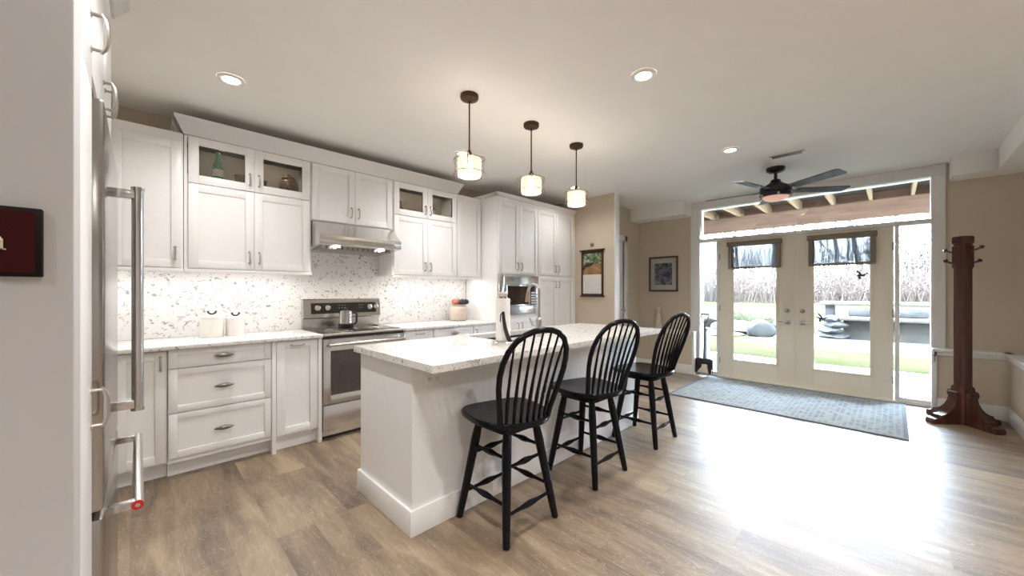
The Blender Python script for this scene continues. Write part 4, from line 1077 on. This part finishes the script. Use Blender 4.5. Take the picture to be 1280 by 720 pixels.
def pendant(x, y, label):
    o = thing('pendant_light', label, 'pendant lamp', (0, 0, 0), 'caged glass pendants over the island')
    t = MB(); t.lathe((0, 0, 0), [(.012, -.045), (.03, -.040), (.060, -.030), (.064, -.022), (.064, -.001)], 28); t.build('canopy', M['bronze'], o, local=True)
    t = MB(); t.tube([(0, 0, -.04), (0, 0, -.40)], .0055, 10); t.lathe((0, 0, -.055), [(.010, 0), (.010, .02)], 10); t.build('rod', M['bronze'], o, local=True)
    t = MB(); t.lathe((0, 0, 0), [(.016, -.435), (.020, -.415), (.012, -.395), (.008, -.385)], 16); t.build('socket_cap', M['bronze'], o, local=True)
    t = MB(); t.lathe((0, 0, 0), [(.084, -.570), (.084, -.450)], 36, cap=False); g = t.build('glass_shade', M['pglass'], o, local=True)
    t = MB()
    for i in range(12):
        a = 2 * PI * i / 12
        t.tube([(.0845 * math.cos(a), .0845 * math.sin(a), -.570), (.0845 * math.cos(a + .5), .0845 * math.sin(a + .5), -.450)], .0012, 4)
        t.tube([(.0845 * math.cos(a), .0845 * math.sin(a), -.570), (.0845 * math.cos(a - .5), .0845 * math.sin(a - .5), -.450)], .0012, 4)
    t.build('glass_pattern', M['handle'], g, local=True)
    t = MB(); t.lathe((0, 0, 0), [(.0, -.578), (.04, -.577), (.078, -.572), (.083, -.566), (.083, -.560)], 32, cap=False); t.build('bottom_diffuser', M['pdiff'], o, local=True)
    t = MB(); t.lathe((0, 0, 0), [(0, -.545), (.018, -.54), (.028, -.52), (.026, -.50), (.014, -.475), (.012, -.44)], 16); t.build('bulb', M['bulb'], o, local=True)
    t = MB()
    for z in (-.452, -.545):
        t.tube([(.100 * math.cos(2 * PI * i / 36), .100 * math.sin(2 * PI * i / 36), z) for i in range(36)], .0028, 6, closed=True)
    t.tube([(.086 * math.cos(2 * PI * i / 36), .086 * math.sin(2 * PI * i / 36), -.577) for i in range(36)], .0028, 6, closed=True)
    for i in range(4):
        a = PI / 4 + PI / 2 * i; c, s = math.cos(a), math.sin(a)
        t.tube([(.018 * c, .018 * s, -.425), (.07 * c, .07 * s, -.430), (.102 * c, .102 * s, -.436), (.110 * c, .110 * s, -.450), (.103 * c, .103 * s, -.468), (.098 * c, .098 * s, -.50), (.101 * c, .101 * s, -.535), (.111 * c, .111 * s, -.553), (.104 * c, .104 * s, -.570)], .0026, 6)
    t.build('wire_cage', M['pewter'], o, local=True)
    l = light('pendant_bulb', 'POINT', (0, 0, -.50), PENDANT_W, (1, .88, .70), None, shadow_soft_size=.03); l.parent = o
    o.location = (x, y, CEIL); o['label'] = label
    return o
def pglass():
    m, n, l, p = new_mat('warm_lit_glass'); n.remove(p)
    tr = n.new('ShaderNodeBsdfTransparent'); tr.inputs[0].default_value = (.50, .46, .38, 1)
    tl = n.new('ShaderNodeBsdfTranslucent'); tl.inputs[0].default_value = (.36, .33, .25, 1)
    mx = n.new('ShaderNodeMixShader'); mx.inputs[0].default_value = .55
    l.new(tr.outputs[0], mx.inputs[1]); l.new(tl.outputs[0], mx.inputs[2]); l.new(mx.outputs[0], n['Material Output'].inputs[0])
    return m
M['pglass'] = pglass(); M['pdiff'] = emit('lit_pendant_bottom', (1, .93, .80), 2.2)
p1 = pendant(1.655, 2.10, 'caged glass pendant lamp nearest the camera, largest of three')
for x, lab in ((2.300, 'caged glass pendant lamp in the middle of the three'), (2.927, 'caged glass pendant lamp farthest from the camera')):
    c = copy_tree(p1); c.location = (x, 2.10, CEIL); c['label'] = lab
# fan
fx, fy = 5.063, .93
o = thing('ceiling_fan', 'dark five-blade ceiling fan with peach glass light', 'ceiling fan', (fx, fy, 2.29))
t = MB(); t.lathe((fx, fy, 0), [(.03, 2.600), (.070, 2.612), (.088, 2.625), (.090, 2.659)], 32); t.build('canopy', M['fanmetal'], o)
t = MB(); t.cyl((fx, fy, 2.50), (fx, fy, 2.61), .017, seg=14); t.build('downrod', M['fanmetal'], o)
t = MB(); t.lathe((fx, fy, 0), [(.030, 2.530), (.045, 2.522), (.052, 2.497), (.070, 2.485), (.105, 2.462), (.140, 2.447), (.150, 2.437), (.150, 2.385), (.140, 2.38), (.140, 2.368), (.152, 2.362), (.152, 2.345), (.145, 2.335), (.12, 2.335)], 40); t.build('motor_housing', M['fanmetal'], o)
t = MB(); t.lathe((fx, fy, 0), [(0, 2.288), (.06, 2.293), (.105, 2.308), (.125, 2.328), (.127, 2.34)], 36); t.build('light_glass', M['frost'], o)
for k in range(6):
    a = math.radians(k * 60 + 20); t = MB(); t.lathe((fx + .158 * math.cos(a), fy + .158 * math.sin(a), 2.345), [(0, -.014), (.012, -.008), (.012, .010), (0, .014)], 10); t.build('thumb_screw', M['handle'], o)
for k in range(5):
    A = math.radians(-124 + 72 * k)
    T = RZ((fx, fy, 2.405), A) @ Matrix.Rotation(math.radians(-11), 4, 'X')
    t = MB(T); t.loft([[(.20, -.055, -.004), (.20, .055, -.004), (.20, .055, .004), (.20, -.055, .004)], [(.70, -.068, -.004), (.70, .068, -.004), (.70, .068, .004), (.70, -.068, .004)], [(.725, -.050, -.003), (.712, .060, -.003), (.712, .060, .003), (.725, -.050, .003)]])
    b = t.build('blade', M['fanblade'], o)
    t = MB(RZ((fx, fy, 2.405), A)); t.loft([[(.12, -.03, -.004), (.12, .03, -.004), (.12, .03, .003), (.12, -.03, .003)], [(.24, -.02, -.008), (.24, .02, -.008), (.24, .02, 0), (.24, -.02, 0)]]); t.build('blade_bracket', M['fanmetal'], b)
# ceiling diffuser
o = thing('ceiling_vent', 'slim white linear fixture on the ceiling above the fan', 'vent', (4.62, .755, 2.63))
MB().box(4.565, 4.675, .60, .91, 2.652, 2.6595, bev=.002).build('frame', M['trim'], o)
t = MB()
for i in range(5): t.box(4.58 + i * .019, 4.586 + i * .019, .615, .895, 2.645, 2.653)
t.build('slat', M['pewter'], o)
for yy in (.615, .895): MB().box(4.59, 4.65, yy - .015, yy + .015, 2.635, 2.652, bev=.004).build('end_block', M['outlet'], o)

# ================================================================== OUTDOORS
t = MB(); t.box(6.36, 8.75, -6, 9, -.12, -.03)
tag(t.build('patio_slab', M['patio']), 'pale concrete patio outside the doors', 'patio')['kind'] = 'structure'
def ground(name, label, mat, pts, z, cat, kind='stuff', hfun=None, n=24):
    t = MB(); (x0, x1, y0, y1) = pts
    V = [[t._v((lerp(x0, x1, i / n), lerp(y0, y1, j / n), z + (hfun(lerp(x0, x1, i / n), lerp(y0, y1, j / n)) if hfun else 0))) for j in range(n + 1)] for i in range(n + 1)]
    for i in range(n):
        for j in range(n): t._f([V[i][j], V[i + 1][j], V[i + 1][j + 1], V[i][j + 1]])
    o = t.build(name, mat); return tag(o, label, cat, kind=kind)
def bump(x, y): return .03 * math.sin(x * 1.7 + y) * math.cos(y * 1.3)
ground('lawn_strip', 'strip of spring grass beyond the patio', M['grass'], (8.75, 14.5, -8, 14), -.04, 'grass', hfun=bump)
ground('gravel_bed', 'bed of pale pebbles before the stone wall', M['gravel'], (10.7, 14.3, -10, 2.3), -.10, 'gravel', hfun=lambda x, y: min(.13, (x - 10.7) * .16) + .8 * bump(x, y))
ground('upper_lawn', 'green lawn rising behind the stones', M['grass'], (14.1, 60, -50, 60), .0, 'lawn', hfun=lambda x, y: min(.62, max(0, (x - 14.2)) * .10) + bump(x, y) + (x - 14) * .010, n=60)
def rock(name, label, c, s, m, seed, group=None):
    rnd = random.Random(seed); bm = bmesh.new(); bmesh.ops.create_icosphere(bm, subdivisions=3, radius=1)
    dirs = [Vector((rnd.uniform(-1, 1), rnd.uniform(-1, 1), rnd.uniform(-1, 1))).normalized() for _ in range(11)]; offs = [rnd.uniform(.62, .95) for _ in dirs]
    for v in bm.verts:
        for d, f in zip(dirs, offs):
            k = v.co.dot(d)
            if k > f: v.co -= d * (k - f) * .9
        v.co = Vector((v.co.x * s[0], v.co.y * s[1], v.co.z * s[2])) + Vector(c)
    me = MB(); me.bm.free(); me.bm = bm
    return tag(me.build(name, m), label, 'rock', group)
# stacked stone pillar and slabs (x ~13.3)
zz = 0.0
for i in range(4):
    rock('boulder', ['grey fieldstone at the foot of the stacked stone pillar', 'second grey fieldstone up in the stone pillar', 'third grey fieldstone up in the stone pillar', 'topmost grey fieldstone of the pillar under the slab'][i],
         (13.25, 1.12 + .04 * (i % 2), .08 + i * .155), (.32, .34 - .02 * i, .105), M['stone'], 20 + i, 'fieldstones of the stacked pillar')
def slab(label, x0, x1, y0, y1, z0, z1, m='capstone'):
    t = MB(); t.box(x0, x1, y0, y1, z0, z1, bev=.03); return tag(t.build('stone_slab', M[m]), label, 'stone slab')
slab('long pale flagstone capping the retaining wall', 13.0, 13.9, -1.4, 1.0, .52, .62)
slab('grey stone block set on the retaining wall cap', 13.3, 13.9, -.6, .85, .63, .80, 'stone')
slab('raised pale flagstone bench top behind the pillar', 13.4, 14.1, -.9, 1.45, .90, 1.00)
slab('upright support stone under the flagstone bench', 13.55, 13.85, 1.15, 1.35, .45, .90, 'stone')
slab('low tan retaining wall right of the stone pillar', 13.35, 13.8, -3.2, .95, .0, .52, 'capstone')
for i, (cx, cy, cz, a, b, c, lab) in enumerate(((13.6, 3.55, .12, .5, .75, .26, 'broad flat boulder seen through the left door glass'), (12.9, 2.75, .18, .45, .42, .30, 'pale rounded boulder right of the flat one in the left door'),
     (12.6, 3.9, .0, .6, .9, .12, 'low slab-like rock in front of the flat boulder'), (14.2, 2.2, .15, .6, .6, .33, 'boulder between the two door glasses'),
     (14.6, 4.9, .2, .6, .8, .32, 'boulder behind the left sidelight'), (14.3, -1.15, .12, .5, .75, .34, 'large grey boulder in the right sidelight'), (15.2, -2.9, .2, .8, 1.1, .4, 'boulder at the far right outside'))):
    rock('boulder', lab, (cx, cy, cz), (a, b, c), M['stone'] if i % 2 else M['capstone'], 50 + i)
# yellowish tuft
def tuft(name, label, c, r, h, n, m, seed, cat='shrub', thick=.012, kind='stuff'):
    rnd = random.Random(seed); t = MB()
    for i in range(n):
        a = rnd.uniform(0, 2 * PI); q = r * math.sqrt(rnd.random()); hh = h * rnd.uniform(.5, 1); ln = rnd.uniform(.1, .5)
        b = Vector((c[0] + q * math.cos(a), c[1] + q * math.sin(a), c[2]))
        t.tube([b, b + Vector((ln * .4 * math.cos(a), ln * .4 * math.sin(a), hh * .6)), b + Vector((ln * math.cos(a + .5), ln * math.sin(a + .5), hh))], [thick, thick * .8, thick * .3], 3, cap=False)
    return tag(t.build(name, m), label, cat, kind=kind)
M['tuft'] = simple('yellow_green_shrub', (0.0347, 0.0387, 0.0129), .9, noise=.3)
tuft('low_shrub', 'yellow-green low shrub behind the boulders', (14.6, 3.1, .1), .8, .55, 260, M['tuft'], 3)
# brush hedge far behind
def hedge(name, label, x, y0, y1, h, n, m, seed):
    rnd = random.Random(seed); t = MB()
    for i in range(n):
        px_ = x + rnd.uniform(-1.8, 1.8); py_ = rnd.uniform(y0, y1); z0 = .62 + (px_ - 14) * .010
        hh = h * rnd.uniform(.45, 1.1); b = Vector((px_, py_, z0)); d = Vector((rnd.uniform(-.4, .4), rnd.uniform(-.6, .6), 0))
        w_ = rnd.uniform(.010, .024)
        t.tube([b, b + d * .4 + Vector((0, 0, hh * .5)), b + d + Vector((rnd.uniform(-.3, .3), rnd.uniform(-.4, .4), hh))], [w_, w_ * .8, w_ * .3], 3, cap=False)
        for q in range(2):
            e = b + d * .5 + Vector((0, 0, hh * rnd.uniform(.3, .7)))
            t.tube([e, e + Vector((rnd.uniform(-.3, .3), rnd.uniform(-.5, .5), hh * rnd.uniform(.15, .35)))], [w_ * .7, w_ * .3], 3, cap=False)
    return tag(t.build(name, m), label, 'brush', kind='stuff')
hedge('brush_hedge', 'tangle of pinkish dry brush at the edge of the lawn', 24, -14, 22, 1.7, 3600, M['brush'], 5)
hedge('tall_brush', 'taller tangle of bare grey saplings behind the brush', 27.5, -16, 26, 4.2, 2600, M['bark'], 9)
def tree(label, x, y, h, seed):
    rnd = random.Random(seed); o = thing('bare_tree', label, 'tree', (x, y, .7), 'bare trees beyond the lawn')
    tr = MB(); br = MB()
    lean = Vector((rnd.uniform(-.1, .1), rnd.uniform(-.12, .12), 1))
    b = Vector((x, y, .62)); pts = [b + lean * h * k / 6 + Vector((rnd.uniform(-.08, .08), rnd.uniform(-.1, .1), 0)) * k * .5 for k in range(7)]
    r0 = h * .014; tr.tube(pts, [r0 * (1 - .13 * k) for k in range(7)], 7)
    tr.build('trunk', M['bark'], o)
    def grow(p, d, L, r, lv):
        q = [p]; 
        for k in range(3):
            d = (d + Vector((rnd.uniform(-.25, .25), rnd.uniform(-.25, .25), rnd.uniform(-.05, .25)))).normalized(); q.append(q[-1] + d * L / 3)
        br.tube(q, [r, r * .8, r * .6, r * .35], 4 if lv < 2 else 3, cap=False)
        if lv < 3:
            for k in range(4):
                i = rnd.randint(1, 3); nd = (d + Vector((rnd.uniform(-.9, .9), rnd.uniform(-.9, .9), rnd.uniform(-.1, .7)))).normalized(); grow(q[i], nd, L * .62, r * .5, lv + 1)
    for k in range(9):
        i = rnd.randint(2, 6); a = rnd.uniform(0, 2 * PI); grow(pts[i], Vector((math.cos(a), math.sin(a), rnd.uniform(.4, 1.1))).normalized(), h * rnd.uniform(.18, .32), r0 * .42, 1)
    br.build('branches', M['bark'], o)
tl = ['bare tree seen through the left door glass, leftmost', 'bare tree behind the left door, second from the left', 'bare tree behind the left door lever', 'bare tree behind the meeting stiles',
      'bare tree left of the bird ornaments', 'bare tree above the stone pillar', 'bare tree in the middle of the right door glass', 'bare tree by the right edge of the right door glass',
      'bare tree in the right sidelight, tallest', 'bare tree far right outside', 'bare tree in the left sidelight', 'bare tree beyond the left frame']
for i, lab in enumerate(tl):
    y = [8.6, 7.0, 5.6, 4.2, 3.0, 1.9, .9, -.1, -1.4, -3.2, 11.0, 13.5][i]; xx = 21 + (i * 37 % 7)
    tree(lab, xx, y * xx / 22, 6.5 + (i * 13 % 5), 100 + i)
# deck above: beam, joists, boards
t = MB(); t.box(8.93, 9.02, -2.6, 5.4, 2.545, 2.84); t.box(9.02, 9.06, -2.6, 5.4, 2.545, 2.84)
tag(t.build('deck_beam', M['beam']), 'reddish brown wooden beam of the deck outside above the doors', 'beam')
jl = MB()
proto = None
for i in range(17):
    y = -2.22 + .50 * i
    if proto is None:
        t = MB(); t.box(6.40, 9.25, -.02 + y, .02 + y, 2.842, 3.03); proto = t.build('deck_joist', M['joist']); q = proto; y00 = y
    else:
        q = proto.copy(); COL.objects.link(q); q.location.y = proto.location.y + (y - y00)
    tag(q, 'pale wooden deck joist resting on the outdoor beam above the doors', 'joist', 'deck joists above the doors')
t = MB(); t.box(9.255, 9.30, -3, 6.5, 2.80, 3.03)
tag(t.build('rim_board', M['beam']), 'brown rim board closing the joist ends above the doors', 'board')
t = MB(); t.box(6.40, 9.6, -3, 6.5, 3.032, 3.07); tag(t.build('deck_platform', M['deck']), 'dark underside of the deck boards above the joists', 'deck')
for y, lab in ((-2.3, 'wooden deck post beyond the right sidelight'), (5.2, 'wooden deck post beyond the left sidelight')):
    t = MB(); t.box(8.93, 9.07, y - .07, y + .07, -.1, 2.545, bev=.004); tag(t.build('deck_post', M['beam']), lab, 'post')
struct('wall_exterior', MB().box(6.36, 6.40, -6, -.30, -.1, 3.0).box(6.36, 6.40, 2.13, 9, -.1, 3.0), M['siding'])
# shed and grey pier by left sidelight
o = thing('garden_shed', 'small white garden shed seen through the left sidelight', 'shed', (20, 9.2, .5))
t = MB(); t.box(18.5, 21, 7.7, 10.2, .3, 2.3)
t.build('wall', M['siding'], o)
t = MB(); t.prism([(7.4, 2.3), (10.5, 2.3), (8.95, 3.1)], 18.2, 21.3, 'x'); t.build('roof', M['roof'], o)
t = MB(); t.box(18.46, 18.5, 8.4, 9.2, .6, 2.1, bev=.01); t.build('door', M['trim'], o)
t = MB(); t.box(7.45, 7.65, 2.43, 2.62, -.04, .55, bev=.01); t.box(7.43, 7.67, 2.41, 2.64, .55, .60, bev=.01)
M['pier'] = simple('blue_grey_pier', (.07, .08, .10), .8, noise=.15)
tag(t.build('patio_pier', M['pier']), 'short blue-grey pier on the patio outside the left sidelight', 'pier')

for ob in bpy.data.objects:
    if '_o' in ob: del ob['_o']
